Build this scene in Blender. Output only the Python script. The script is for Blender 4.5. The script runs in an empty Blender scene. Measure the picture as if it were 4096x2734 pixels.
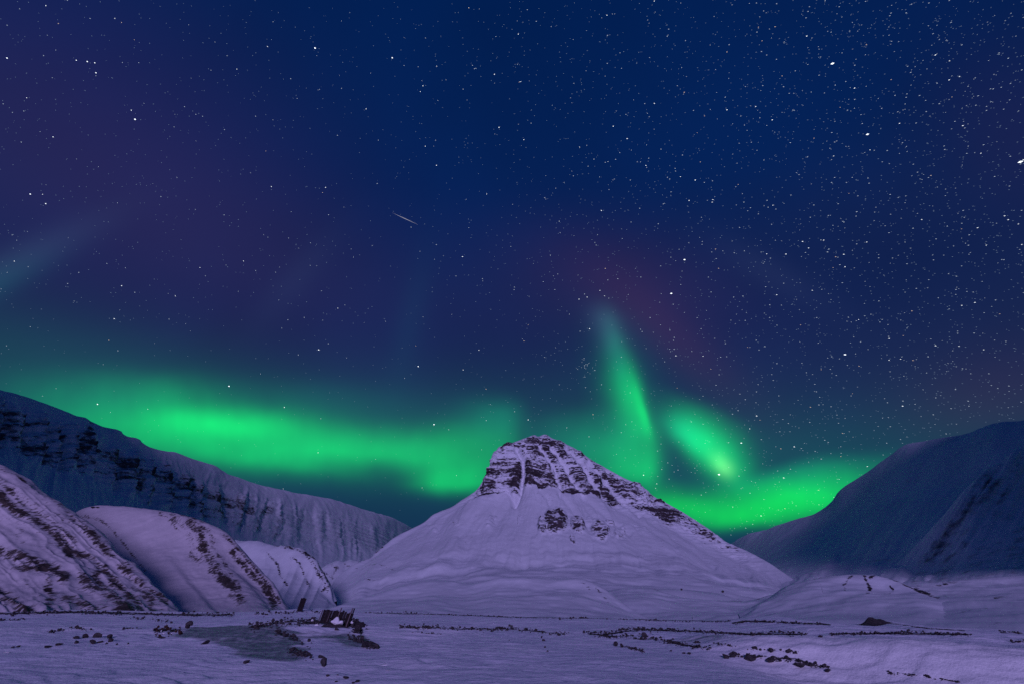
import bpy, bmesh, math, random
import numpy as np
from mathutils import Vector, Matrix
from mathutils.bvhtree import BVHTree

random.seed(7)
rng = np.random.default_rng(11)
S = bpy.context.scene
C = S.collection

# ------------------------------------------------------------------ camera
EYE = 1.7
PITCH = math.radians(29.4)
cam_d = bpy.data.cameras.new('camera')
cam_d.lens = 18.0
cam_d.sensor_width = 36.0
cam_d.clip_start = 0.1
cam_d.clip_end = 200000.0
cam = bpy.data.objects.new('camera', cam_d)
cam.location = (0, 0, EYE)
cam.rotation_euler = (math.pi / 2 + PITCH, 0, 0)
C.objects.link(cam)
S.camera = cam
S.render.engine = 'CYCLES'
S.cycles.use_denoising = False
S.cycles.max_bounces = 4
S.cycles.diffuse_bounces = 2
S.cycles.transparent_max_bounces = 16
S.view_settings.view_transform = 'Standard'
S.view_settings.look = 'None'
S.view_settings.exposure = 0.0
S.view_settings.gamma = 1.0
S.view_settings.use_curve_mapping = False

CP, SP = math.cos(PITCH), math.sin(PITCH)


def ray(px, py):
    """direction through a point of the 4096 x 2734 picture used to plan the valley"""
    xn = (np.asarray(px, float) - 2048) / 2048
    yn = (1367 - np.asarray(py, float)) / 2048
    return xn, CP - yn * SP, SP + yn * CP


def P(px, py, Y):
    dx, dy, dz = ray(px, py)
    t = np.asarray(Y, float) / dy
    return np.stack([dx * t, dy * t, EYE + dz * t], -1)


def proj(p):
    x, y, z = p[..., 0], p[..., 1], p[..., 2] - EYE
    d = y * CP + z * SP
    v = -y * SP + z * CP
    return 2048 + 2048 * x / d, 1367 - 2048 * v / d


def lin(r, g, b):
    f = lambda c: c / 255 / 12.92 if c <= 10 else ((c / 255 + .055) / 1.055) ** 2.4
    return (f(r), f(g), f(b), 1)


# ------------------------------------------------------------------ node helpers
class NT:
    def __init__(s, tree):
        s.t = tree
        s.n = tree.nodes
        s.n.clear()

    def add(s, kind, ins=None, **props):
        nd = s.n.new(kind)
        for k, v in props.items():
            setattr(nd, k, v)
        for k, v in (ins or {}).items():
            s.put(nd.inputs[k], v)
        return nd

    def put(s, sock, v):
        if isinstance(v, bpy.types.NodeSocket):
            s.t.links.new(v, sock)
        else:
            sock.default_value = v

    def math(s, op, a, b=None, c=None, clamp=False):
        nd = s.n.new('ShaderNodeMath')
        nd.operation = op
        nd.use_clamp = clamp
        s.put(nd.inputs[0], a)
        if b is not None:
            s.put(nd.inputs[1], b)
        if c is not None:
            s.put(nd.inputs[2], c)
        return nd.outputs[0]

    def dot(s, v, w):
        nd = s.n.new('ShaderNodeVectorMath')
        nd.operation = 'DOT_PRODUCT'
        s.put(nd.inputs[0], v)
        s.put(nd.inputs[1], w)
        return nd.outputs['Value']

    def smooth(s, v, a, b, lo=0.0, hi=1.0):
        nd = s.n.new('ShaderNodeMapRange')
        nd.interpolation_type = 'SMOOTHSTEP'
        s.put(nd.inputs['Value'], v)
        nd.inputs['From Min'].default_value = a
        nd.inputs['From Max'].default_value = b
        nd.inputs['To Min'].default_value = lo
        nd.inputs['To Max'].default_value = hi
        return nd.outputs['Result']

    def mix(s, f, a, b, mode='MIX'):
        nd = s.n.new('ShaderNodeMix')
        nd.data_type = 'RGBA'
        nd.blend_type = mode
        s.put(nd.inputs[0], f)
        s.put(nd.inputs[6], a)
        s.put(nd.inputs[7], b)
        return nd.outputs[2]

    def scalec(s, col, f):
        nd = s.n.new('ShaderNodeVectorMath')
        nd.operation = 'SCALE'
        s.put(nd.inputs[0], col[:3] if isinstance(col, tuple) else col)
        s.put(nd.inputs['Scale'], f)
        return nd.outputs[0]

    def addv(s, a, b):
        nd = s.n.new('ShaderNodeVectorMath')
        nd.operation = 'ADD'
        s.put(nd.inputs[0], a[:3] if isinstance(a, tuple) else a)
        s.put(nd.inputs[1], b[:3] if isinstance(b, tuple) else b)
        return nd.outputs[0]

    def noise(s, vec, scale, detail=4.0, rough=.55, dist=0.0):
        nd = s.n.new('ShaderNodeTexNoise')
        s.put(nd.inputs['Vector'], vec)
        nd.inputs['Scale'].default_value = scale
        nd.inputs['Detail'].default_value = detail
        nd.inputs['Roughness'].default_value = rough
        nd.inputs['Distortion'].default_value = dist
        return nd.outputs['Fac']


# ------------------------------------------------------------------ night sky
W = bpy.data.worlds.new('World')
S.world = W
W.use_nodes = True
w = NT(W.node_tree)
D = w.add('ShaderNodeTexCoord').outputs['Generated']
sep = w.add('ShaderNodeSeparateXYZ', {0: D})
el = w.math('ARCSINE', sep.outputs['Z'])
ramp = w.add('ShaderNodeValToRGB', {'Fac': w.math('DIVIDE', el, 1.35, clamp=True)})
stops = [(0.0, (14, 44, 76)), (.12, (20, 47, 82)), (.24, (27, 41, 84)), (.40, (18, 35, 82)),
         (.60, (4, 32, 83)), (1.0, (0, 29, 78))]
cr = ramp.color_ramp
cr.interpolation = 'EASE'
while len(cr.elements) < len(stops):
    cr.elements.new(.5)
for e, (p, c) in zip(cr.elements, stops):
    e.position = p
    e.color = lin(*c)
sky = ramp.outputs['Color']
# very soft cloud-like unevenness of the air glow
nz = w.noise(D, 2.2, 3.0, .5)
sky = w.scalec(sky, w.smooth(nz, .2, .8, .86, 1.14))


def sky_blob(px, py, sx, sy, rot, col, amp):
    """a soft glow in the sky: direction, spread across and along, tilt, colour added"""
    global sky
    d0 = Vector(np.array(ray(px, py), float)).normalized()
    r = d0.cross(Vector((0, 0, 1))).normalized()
    u = r.cross(d0)
    k = 1 / 2048 / (1 + ((px - 2048) / 2048) ** 2 * .5)
    c, s_ = math.cos(math.radians(rot)), math.sin(math.radians(rot))
    a = (r * c + u * s_) / (sx * k)
    b = (u * c - r * s_) / (sy * k)
    fa = w.dot(D, tuple(a))
    fb = w.dot(D, tuple(b))
    q = w.math('ADD', w.math('MULTIPLY', fa, fa), w.math('MULTIPLY', fb, fb))
    g = w.math('EXPONENT', w.math('MULTIPLY', q, -1.0))
    g = w.math('MULTIPLY', g, w.smooth(w.dot(D, tuple(d0)), 0.0, .3))
    sky = w.addv(sky, w.scalec(col, w.math('MULTIPLY', g, amp)))


PURPLE = (.020, .004, .010, 1)
RED = (.030, .004, .006, 1)
TEAL = (.0, .050, .014, 1)
sky_blob(450, 560, 900, 520, 0, PURPLE, .58)
sky_blob(1000, 1100, 900, 360, 0, PURPLE, .22)
sky_blob(2500, 1120, 420, 170, -25, RED, .38)
sky_blob(2690, 1350, 330, 100, -52, RED, .55)
sky_blob(2330, 1200, 420, 330, 0, PURPLE, .2)
sky_blob(3980, 1600, 330, 200, 0, RED, .4)
sky_blob(4050, 500, 200, 400, 0, PURPLE, .2)
sky_blob(90, 1030, 330, 65, 60, (.012, .022, .035, 1), .7)
sky_blob(-60, 1150, 230, 60, 60, (.0, .05, .045, 1), .5)
sky_blob(1640, 1290, 60, 260, -6, (.0, .010, .012, 1), .7)
sky_blob(1180, 1120, 60, 230, -24, (.004, .008, .014, 1), .7)
sky_blob(3080, 1090, 60, 240, 40, (.006, .008, .016, 1), .8)
sky_blob(700, 1600, 1000, 190, 0, TEAL, .85)
sky_blob(1900, 1760, 900, 230, 0, TEAL, .75)
sky_blob(2500, 1560, 200, 300, 10, TEAL, .25)
sky_blob(3050, 1880, 700, 200, 0, TEAL, .7)
bg = w.add('ShaderNodeBackground', {'Color': sky, 'Strength': 1.0})
wo = w.add('ShaderNodeOutputWorld', {'Surface': bg.outputs[0]})

# ------------------------------------------------------------------ light (moon and town glow from behind the camera)
SUN_EL, SUN_AZ = math.radians(11.5), math.radians(0)      # azimuth: to the right of straight behind
sun_d = bpy.data.lights.new('moon', 'SUN')
sun_d.energy = 1.8
sun_d.angle = math.radians(11)
sun_d.color = (.56, .44, 1.0)
sun = bpy.data.objects.new('moon', sun_d)
to_sun = Vector((math.sin(SUN_AZ) * math.cos(SUN_EL), -math.cos(SUN_AZ) * math.cos(SUN_EL), math.sin(SUN_EL)))
sun.rotation_euler = to_sun.to_track_quat('Z', 'Y').to_euler()
C.objects.link(sun)


# ------------------------------------------------------------------ numpy noise
def _hash(ix, iy, iz, seed):
    h = (ix.astype(np.int64) * 374761393 + iy.astype(np.int64) * 668265263 + iz.astype(np.int64) * 2147483647 + seed * 974634777)
    h = (h ^ (h >> 13)) * 1274126177
    h = h ^ (h >> 16)
    return (h & 0xffff).astype(np.float32) / 65535.0


def vnoise(x, y, z=0.0, seed=0):
    """value noise in -1..1"""
    x, y, z = np.broadcast_arrays(np.asarray(x, float), np.asarray(y, float), np.asarray(z, float))
    ix, iy, iz = np.floor(x), np.floor(y), np.floor(z)
    fx, fy, fz = x - ix, y - iy, z - iz
    ux, uy, uz = [f * f * f * (f * (f * 6 - 15) + 10) for f in (fx, fy, fz)]
    out = 0
    for a in (0, 1):
        wx = ux if a else 1 - ux
        for b in (0, 1):
            wy = uy if b else 1 - uy
            if not np.any(z):
                out = out + wx * wy * _hash(ix + a, iy + b, iz, seed)
            else:
                for c in (0, 1):
                    wz = uz if c else 1 - uz
                    out = out + wx * wy * wz * _hash(ix + a, iy + b, iz + c, seed)
    return out * 2 - 1


def fbm(x, y, z=0.0, oct=4, seed=0, gain=.5, lac=2.03):
    s, a, f, n = 0, 1.0, 1.0, 0
    for i in range(oct):
        s = s + a * vnoise(np.asarray(x) * f, np.asarray(y) * f, np.asarray(z) * f, seed + i * 17)
        n += a
        a *= gain
        f *= lac
    return s / n


def ridged(x, y, z=0.0, oct=3, seed=0):
    s, a, f, n = 0, 1.0, 1.0, 0
    for i in range(oct):
        s = s + a * (1 - np.abs(vnoise(np.asarray(x) * f, np.asarray(y) * f, np.asarray(z) * f, seed + i * 31)))
        n += a
        a *= .5
        f *= 2.1
    return s / n


def sstep(a, b, x):
    t = np.clip((x - a) / (b - a), 0, 1)
    return t * t * (3 - 2 * t)


def pchip(xk, yk, x):
    """monotone cubic through knots; yk has the knots on axis 0"""
    xk = np.asarray(xk, float)
    yk = np.asarray(yk, float)
    h = np.diff(xk)
    hs = h.reshape((-1,) + (1,) * (yk.ndim - 1))
    d = np.diff(yk, axis=0) / hs
    m = np.zeros_like(yk)
    if len(xk) > 2:
        w1 = (2 * hs[1:] + hs[:-1])
        w2 = (hs[1:] + 2 * hs[:-1])
        with np.errstate(divide='ignore', invalid='ignore'):
            mm = (w1 + w2) / (w1 / d[:-1] + w2 / d[1:])
        m[1:-1] = np.where(d[:-1] * d[1:] > 0, mm, 0)
    m[0], m[-1] = d[0], d[-1]
    i = np.clip(np.searchsorted(xk, x, side='right') - 1, 0, len(h) - 1)
    t = ((x - xk[i]) / h[i]).reshape((-1,) + (1,) * (yk.ndim - 1))
    H = h[i].reshape(t.shape)
    t2, t3 = t * t, t * t * t
    return (2 * t3 - 3 * t2 + 1) * yk[i] + (t3 - 2 * t2 + t) * H * m[i] + (-2 * t3 + 3 * t2) * yk[i + 1] + (t3 - t2) * H * m[i + 1]


def seg_dist(px, py, pts):
    """distance to a polyline and the place along it (0..1)"""
    best = np.full(np.shape(px), 1e9)
    along = np.zeros(np.shape(px))
    n = len(pts) - 1
    for k in range(n):
        (x0, y0), (x1, y1) = pts[k][:2], pts[k + 1][:2]
        dx, dy = x1 - x0, y1 - y0
        t = np.clip(((px - x0) * dx + (py - y0) * dy) / (dx * dx + dy * dy + 1e-9), 0, 1)
        d = np.hypot(px - x0 - t * dx, py - y0 - t * dy)
        m = d < best
        best = np.where(m, d, best)
        along = np.where(m, (k + t) / n, along)
    return best, along


def inside(px, py, poly):
    r = np.zeros(np.shape(px), bool)
    n = len(poly)
    for i in range(n):
        x0, y0 = poly[i]
        x1, y1 = poly[(i + 1) % n]
        c = ((y0 > py) != (y1 > py)) & (px < (x1 - x0) * (py - y0) / (y1 - y0 + 1e-9) + x0)
        r ^= c
    return r


def ell(px, py, cx, cy, rx, ry, rot=0):
    c, s_ = math.cos(math.radians(rot)), math.sin(math.radians(rot))
    dx, dy = px - cx, py - cy
    return np.exp(-(((dx * c + dy * s_) / rx) ** 2 + ((dy * c - dx * s_) / ry) ** 2))


def grid_normals(p):
    gu = np.gradient(p, axis=1)
    gv = np.gradient(p, axis=0)
    n = np.cross(gv, gu)
    n /= np.linalg.norm(n, axis=-1, keepdims=True) + 1e-9
    n[n[..., 2] < 0] *= -1
    return n


def grid_mesh(name, p, mat, attrs=None, smooth=True):
    nv, nu = p.shape[:2]
    idx = np.arange(nv * nu).reshape(nv, nu)
    q = np.stack([idx[:-1, :-1], idx[1:, :-1], idx[1:, 1:], idx[:-1, 1:]], -1).reshape(-1, 4)
    a, b, c = p.reshape(-1, 3)[q[len(q) // 2][:3]]
    me = bpy.data.meshes.new(name)
    me.vertices.add(nv * nu)
    me.vertices.foreach_set('co', p.reshape(-1).astype(np.float32))
    me.loops.add(q.size)
    me.loops.foreach_set('vertex_index', q.reshape(-1).astype(np.int32))
    me.polygons.add(len(q))
    me.polygons.foreach_set('loop_start', (np.arange(len(q)) * 4).astype(np.int32))
    if smooth:
        me.polygons.foreach_set('use_smooth', np.ones(len(q), bool))
    for k, v in (attrs or {}).items():
        at = me.attributes.new(k, 'FLOAT', 'POINT')
        at.data.foreach_set('value', np.asarray(v, np.float32).reshape(-1))
    me.update()
    me.validate()
    me.materials.append(mat)
    return me


def link(name, me, parent=None, **props):
    o = bpy.data.objects.new(name, me)
    C.objects.link(o)
    if parent:
        o.parent = parent
    for k, v in props.items():
        o[k] = v
    return o


def loft(lines, nu, rows):
    """lines: back to front, each a list of (px, py, Y) or (px, py, None, x); rows: rows between two lines"""
    t = np.linspace(0, 1, nu)
    K = []
    for L in lines:
        pts = []
        for q in L:
            if len(q) == 4:
                dx, dy, dz = ray(q[0], q[1])
                pts.append((q[0], q[1], float(q[3] * dy / dx)))
            else:
                pts.append(q)
        pts = np.array(pts, float)
        s_ = (pts[:, 0] - pts[0, 0]) / (pts[-1, 0] - pts[0, 0])
        v = pchip(s_, pts, t)
        K.append(P(v[:, 0], v[:, 1], v[:, 2]))
    return K, rows


def add_back(K, width, drop):
    """continue the ground behind the crest so that the hill has a far side"""
    top = K[0]
    out = top.copy()
    d = top[:, :2] / (np.linalg.norm(top[:, :2], axis=1, keepdims=True))
    mid = top.copy()
    mid[:, :2] += d * width * .3
    mid[:, 2] -= drop * .18 * np.clip((top[:, 2] + 15) / drop, 0, 1)
    out[:, :2] += d * width
    out[:, 2] = -16
    return [out, mid] + K


def surf(K, rows):
    v, knots = [], np.arange(len(K))
    for k in range(len(K) - 1):
        v.append(np.linspace(k, k + 1, rows[k], endpoint=False))
    v = np.concatenate(v + [[len(K) - 1]])
    return pchip(knots, np.stack(K), v), v


# ------------------------------------------------------------------ materials
def mat_new(name):
    m = bpy.data.materials.new(name)
    m.use_nodes = True
    return m, NT(m.node_tree)


def snow_rock(name, speck, rockcol=(.032, .026, .027), snowcol=(.69, .71, .75), bump=.15, bump_scale=.4, detail=5.0, stretch=(1, 1, 1), hard=.10):
    m, n = mat_new(name)
    co = n.add('ShaderNodeTexCoord').outputs['Object']
    mp = n.add('ShaderNodeMapping', {'Vector': co})
    mp.inputs['Scale'].default_value = stretch
    v = mp.outputs[0]
    at = n.add('ShaderNodeAttribute', attribute_name='rock').outputs['Fac']
    n1 = n.noise(v, 1 / speck, detail, .62)
    f = n.math('ADD', at, n.math('MULTIPLY', n.math('SUBTRACT', n1, .5), 1.35))
    f = n.smooth(f, .5 - hard, .5 + hard)
    n2 = n.noise(co, .35 / speck, 3.0)
    rock = n.mix(n.smooth(n2, .3, .7), (*[c * .7 for c in rockcol], 1), (*[c * 1.5 for c in rockcol], 1))
    n3 = n.noise(co, bump_scale * .3, 3.0)
    snow = n.mix(n.smooth(n3, .3, .7), (*[c * .93 for c in snowcol], 1), (*snowcol, 1))
    col = n.mix(f, snow, rock)
    b = n.add('ShaderNodeBump', {'Strength': bump, 'Distance': speck * .25,
                                 'Height': n.math('ADD', n.noise(co, bump_scale, 6.0, .6), n.math('MULTIPLY', f, .5))})
    bs = n.add('ShaderNodeBsdfPrincipled', {'Base Color': col, 'Roughness': .75, 'Normal': b.outputs[0]})
    bs.inputs['Specular IOR Level'].default_value = .12
    n.add('ShaderNodeOutputMaterial', {'Surface': bs.outputs[0]})
    return m


def plain_mat(name, c1, c2, scale, rough=.8, bump=.3, spec=.2):
    m, n = mat_new(name)
    co = n.add('ShaderNodeTexCoord').outputs['Object']
    f = n.noise(co, scale, 5.0, .6)
    col = n.mix(n.smooth(f, .3, .7), (*c1, 1), (*c2, 1))
    b = n.add('ShaderNodeBump', {'Strength': bump, 'Distance': .05, 'Height': n.noise(co, scale * 2.5, 4.0)})
    bs = n.add('ShaderNodeBsdfPrincipled', {'Base Color': col, 'Roughness': rough, 'Normal': b.outputs[0]})
    bs.inputs['Specular IOR Level'].default_value = spec
    n.add('ShaderNodeOutputMaterial', {'Surface': bs.outputs[0]})
    return m


M_peak = snow_rock('peak_snow_and_basalt', 8.0, rockcol=(.040, .030, .035), bump=.4, bump_scale=.06, stretch=(1, 1, 2.2), hard=.13)
M_left = snow_rock('ridge_snow_and_basalt', 15.0, rockcol=(.065, .055, .06), snowcol=(.76, .77, .81), bump=.3, bump_scale=.04, stretch=(1, 1, 1.8), hard=.24)
M_right = snow_rock('mountain_snow_and_shale', 16.0, rockcol=(.11, .11, .12), snowcol=(.80, .82, .85), bump=.25, bump_scale=.03, hard=.35)
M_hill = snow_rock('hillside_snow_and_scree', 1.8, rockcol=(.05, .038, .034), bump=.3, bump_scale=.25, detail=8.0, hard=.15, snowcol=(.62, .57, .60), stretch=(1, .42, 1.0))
M_mor = snow_rock('moraine_snow', 3.0, bump=.25, bump_scale=.18)

# ------------------------------------------------------------------ central mountain
ridge = [(1180, 2455, 800), (1264, 2414, 860), (1285, 2384, 900), (1319, 2350, 960), (1345, 2312, 1000), (1391, 2271, 1050), (1443, 2244, 1080),
         (1481, 2231, 1100), (1506, 2205, 1120), (1540, 2178, 1150), (1575, 2150, 1170), (1640, 2118, 1200), (1700, 2086, 1220),
         (1731, 2059, 1230), (1761, 2046, 1240), (1802, 2031, 1245), (1853, 1997, 1250), (1904, 1962, 1255), (1930, 1926, 1260), (1950, 1885, 1265),
         (1966, 1844, 1270), (1981, 1808, 1275), (1996, 1788, 1280), (2027, 1778, 1285), (2068, 1765, 1290), (2109, 1750, 1300),
         (2139, 1741, 1305), (2152, 1747, 1305), (2178, 1739, 1310), (2211, 1755, 1318), (2257, 1773, 1325), (2313, 1803, 1332), (2339, 1821, 1336),
         (2369, 1842, 1340), (2441, 1882, 1345), (2497, 1913, 1345), (2568, 1944, 1340), (2604, 1977, 1335), (2645, 2002, 1330), (2696, 2028, 1320),
         (2773, 2074, 1300), (2849, 2125, 1270), (2903, 2165, 1230), (2989, 2203, 1180), (3076, 2249, 1110), (3156, 2303, 1040), (3230, 2350, 980)]
cl = [(1180, 2459, 780), (1300, 2392, 870), (1400, 2296, 1000), (1520, 2220, 1080), (1620, 2152, 1140), (1740, 2080, 1180), (1850, 2022, 1195), (1884, 1998, 1198),
      (1945, 1976, 1195), (2027, 1969, 1190), (2085, 1957, 1185), (2156, 1950, 1182), (2242, 1962, 1185), (2303, 1972, 1190), (2388, 1986, 1200), (2463, 2003, 1210),
      (2572, 2044, 1225), (2700, 2100, 1225), (2850, 2178, 1190), (3000, 2250, 1110), (3100, 2302, 1040), (3230, 2362, 950)]
md = [(1180, 2463, 760), (1310, 2410, 830), (1420, 2330, 920), (1600, 2225, 1000), (1800, 2162, 1020), (2000, 2135, 1015), (2200, 2125, 1010), (2400, 2132, 1015),
      (2600, 2162, 1030), (2800, 2232, 1030), (3000, 2308, 970), (3230, 2378, 880)]
lo = [(1180, 2467, 720), (1330, 2425, 760), (1450, 2370, 800), (1600, 2310, 840), (1800, 2275, 860), (2200, 2265, 860), (2600, 2285, 865), (2800, 2315, 860), (3000, 2355, 830), (3230, 2395, 780)]
ft = [(1180, 2470, 600), (1500, 2410, 640), (1800, 2362, 660), (2200, 2355, 660), (2600, 2365, 660), (2900, 2390, 650), (3230, 2420, 620)]
en = [(1180, 2480, 440), (2000, 2460, 440), (3230, 2460, 440)]
K, _ = loft([ridge, cl, md, lo, ft, en], 820, None)
K = add_back(K, 700, 400)
p, v = surf(K, [6, 14, 190, 90, 90, 60, 12])
px, py = proj(p)
nrm = grid_normals(p)
V = np.repeat(v[:, None], p.shape[1], 1)
vs = V - 2                                            # 0 ridge, 1 cliff base, 2 mid slope, 3 ...
front = sstep(-.05, .06, vs)
# cliff zone: full between the snow cap and the foot of the cliff, fading into the flanks
cx_w = sstep(1830, 1930, px) * (1 - sstep(2640, 2760, px))
jag = fbm(px * .03, py * .03, oct=4, seed=4) * .12
cliff = cx_w * sstep(.08, .26, vs + jag) * (1 - sstep(.94, 1.02, vs + jag * 1.2))
right_flank = sstep(2330, 2480, px) * (1 - sstep(2900, 3120, px)) * sstep(.05, .3, vs) * (1 - sstep(1.05, 1.35, vs + jag))
hz = p[..., 2]
# buttresses and couloirs
ang = np.arctan2(p[..., 0] - 60, p[..., 1] - 1750)
lat = px + 10 * fbm(px * .01, py * .02, seed=9)
butt = ridged(lat * .011, py * .0035, oct=3, seed=21)
disp = np.zeros_like(hz)
disp += cliff * (butt - .62) * 22
gul = [([(2068, 1800), (2092, 1840), (2094, 1900), (2080, 1960), (2055, 2010)], 11, 26),
       ([(2150, 1778), (2190, 1820), (2225, 1880), (2245, 1940)], 8, 16),
       ([(2205, 1790), (2260, 1850), (2290, 1900), (2330, 1960)], 9, 16),
       ([(2262, 1790), (2330, 1850), (2370, 1920), (2420, 1980)], 11, 18),
       ([(2350, 1850), (2440, 1930), (2480, 1990), (2560, 2060)], 12, 14),
       ([(1990, 1930), (2030, 1950), (2050, 2000)], 9, 10),
       ([(2160, 1960), (2190, 2000), (2215, 2050)], 9, 6), ([(2240, 1980), (2290, 2040), (2330, 2090), (2420, 2150)], 9, 6),
       ([(2330, 1985), (2420, 2060), (2520, 2130)], 9, 6), ([(2060, 1980), (2010, 2060), (1960, 2130)], 12, 4),
       ([(1960, 2000), (1900, 2080), (1840, 2150)], 12, 4), ([(2450, 2010), (2560, 2090), (2700, 2190)], 10, 6),
       ([(2560, 2060), (2700, 2150), (2860, 2260)], 10, 5), ([(2680, 2110), (2830, 2200), (3000, 2300)], 10, 5)]
couloir = np.zeros_like(hz)
for pts, wd, am in gul:
    d, al = seg_dist(px, py, pts)
    g = np.exp(-(d / wd) ** 2)
    disp -= g * am * .5 * front
    couloir = np.maximum(couloir, g * (am > 9))
# strata: hard layers stand out, soft layers hold snow
strat = np.zeros_like(hz)
hw = hz + 7 * fbm(p[..., 0] * .006, p[..., 1] * .006, oct=3, seed=5) + .035 * (p[..., 0] - 60)
for T, A, sd in ((23.0, 7.0, 0), (9.0, 3.2, 3), (4.6, 1.4, 6)):
    f = (hw / T + sd * .37) % 1.0
    saw = np.where(f < .72, f / .72, (1 - f) / .28)
    strat += A * (saw - .5) * (.7 + .6 * vnoise(p[..., 0] * .02, hw * .05, seed=40 + sd))
disp += strat * np.clip(cliff + .55 * right_flank, 0, 1)
disp += np.clip(cliff + right_flank * .6, 0, 1) * 5 * fbm(p[..., 0] * .05, p[..., 1] * .05, hz * .05 + .01, oct=4, seed=2)
# lower outcrops
out = [(2222, 2085, 46, 42, 5, 1.0), (2170, 2100, 20, 34, 0, .7), (2310, 2098, 26, 36, -35, .85), (2400, 2118, 34, 40, -40, .8), (2365, 2080, 26, 20, 30, .5),
       (2480, 2125, 36, 22, -48, .55), (2440, 2085, 24, 14, 30, .55), (2570, 2118, 50, 14, 35, .38), (2690, 2150, 32, 10, 28, .3),
       (2290, 2158, 10, 18, -25, .6), (1960, 2085, 15, 28, 25, .45), (1830, 2095, 22, 16, 20, .45), (1735, 2110, 26, 10, 35, .42),
       (1900, 2080, 9, 20, 20, .35), (2073, 2075, 4, 24, 3, .5), (1980, 2065, 10, 8, 0, .4)]
outc = np.zeros_like(hz)
for cx, cy, rx, ry, ro, am in out:
    outc = np.maximum(outc, am * np.minimum(1, 1.7 * ell(px, py, cx, cy, rx, ry, ro)))
ow = sstep(.25, .7, outc)
disp += ow * (10 + 5 * strat / 5) * outc + outc * 6 * fbm(p[..., 0] * .06, p[..., 1] * .06, hz * .06 + .02, oct=3, seed=8)
# broad hollows and drainage lines of the snow apron
apron = sstep(.95, 1.15, vs) * front
lineu = (px - 2170 + 26 * fbm(px * .008, py * .01, oct=2, seed=76)) / (np.maximum(py - 1500, 60)) * 420
disp += apron * (8.0 * fbm(lineu * .022, py * .004, oct=4, seed=14) + 1.6 * ridged(lineu * .026 + .5 * vnoise(px * .01, py * .02, seed=77), py * .006, oct=3, seed=15)) * (1 - sstep(2.6, 3.6, vs))
disp += sstep(1.8, 3.0, vs) * 14 * fbm(p[..., 0] * .006, p[..., 1] * .010, oct=4, seed=16)
disp += front * .6 * fbm(p[..., 0] * .08, p[..., 1] * .08, hz * .08 + .01, oct=3, seed=18)
p = p + nrm * (disp * sstep(-.05, .14, vs))[..., None]
n2 = grid_normals(p)
steep = 1 - n2[..., 2]
rk = np.zeros_like(hz)
patch = fbm(lat * .012, py * .016, oct=3, seed=33)
fine = fbm(p[..., 0] * .05, hw * .22, oct=4, seed=51)
layer = vnoise(hw / 5.5, p[..., 0] * .004, seed=54) * .6 + vnoise(hw / 2.6, p[..., 0] * .012, seed=55) * .4
zone = np.clip(cliff, 0, 1)
rk = np.maximum(rk, zone * (sstep(.30, .75, steep) * .30 + .26 * layer + .26 * fine + .30 * patch + .35))
low = cx_w * sstep(.55, .8, vs + jag) * (1 - sstep(.95, 1.02, vs + jag)) * (1 - couloir)
rk = np.maximum(rk, low * (.60 + .28 * layer + .14 * fine + .22 * patch))
rk = np.maximum(rk, ell(px, py, 2150, 1900, 75, 80, 0) * zone * (.58 + .30 * layer + .15 * fine))
rk = np.maximum(rk, ell(px, py, 2230, 1925, 70, 70, 40) * zone * (.62 + .30 * layer + .15 * fine))
rk = np.maximum(rk, right_flank * (sstep(.25, .7, steep) * .28 + .2 * layer + .18 * fine + .4 * patch + .30))
rk = np.maximum(rk, outc * (.52 + .34 * sstep(.25, .6, steep) + .2 * layer + .2 * fine))
rk = np.maximum(rk, apron * (1 - sstep(2.2, 3.2, vs)) * (.14 + .22 * fbm(lineu * .03, py * .008, oct=4, seed=78)))
rk *= 1 - .62 * couloir * sstep(.1, .6, couloir)
for pts, wd, am in [([(2130, 1745), (2145, 1749), (2158, 1752)], 6, .75), ([(2005, 1790), (2040, 1782), (2060, 1772)], 7, .7), ([(2180, 1742), (2190, 1746)], 4, .6),
                    ([(2130, 1785), (2145, 1775), (2150, 1790)], 7, .65), ([(2365, 1838), (2375, 1850)], 6, .55), ([(2255, 1773), (2262, 1778)], 4, .5),
                    ([(2395, 1862), (2520, 1940), (2620, 2010), (2700, 2080), (2790, 2130)], 22, .42), ([(2640, 2005), (2760, 2078), (2880, 2165)], 9, .5),
                    ([(2870, 2155), (2960, 2205), (3040, 2250)], 7, .38), ([(1503, 2210), (1515, 2200), (1530, 2185)], 5, .55), ([(1440, 2245), (1460, 2240)], 5, .45),
                    ([(1420, 2272), (1480, 2268), (1545, 2268), (1585, 2278)], 3, .43), ([(1470, 2330), (1520, 2318)], 4, .4),
                    ([(2400, 2120), (2640, 2270), (2760, 2330)], 3, .28), ([(2560, 2160), (2760, 2280), (2860, 2330)], 3, .26)]:
    d, al = seg_dist(px, py, pts)
    rk = np.maximum(rk, am * np.exp(-(d / wd) ** 2) * front * (1 + .4 * fine))
me = grid_mesh('central_mountain', p, M_peak, {'rock': np.clip(rk, 0, 1)})
peak = link('central_mountain', me, kind='structure')

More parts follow.
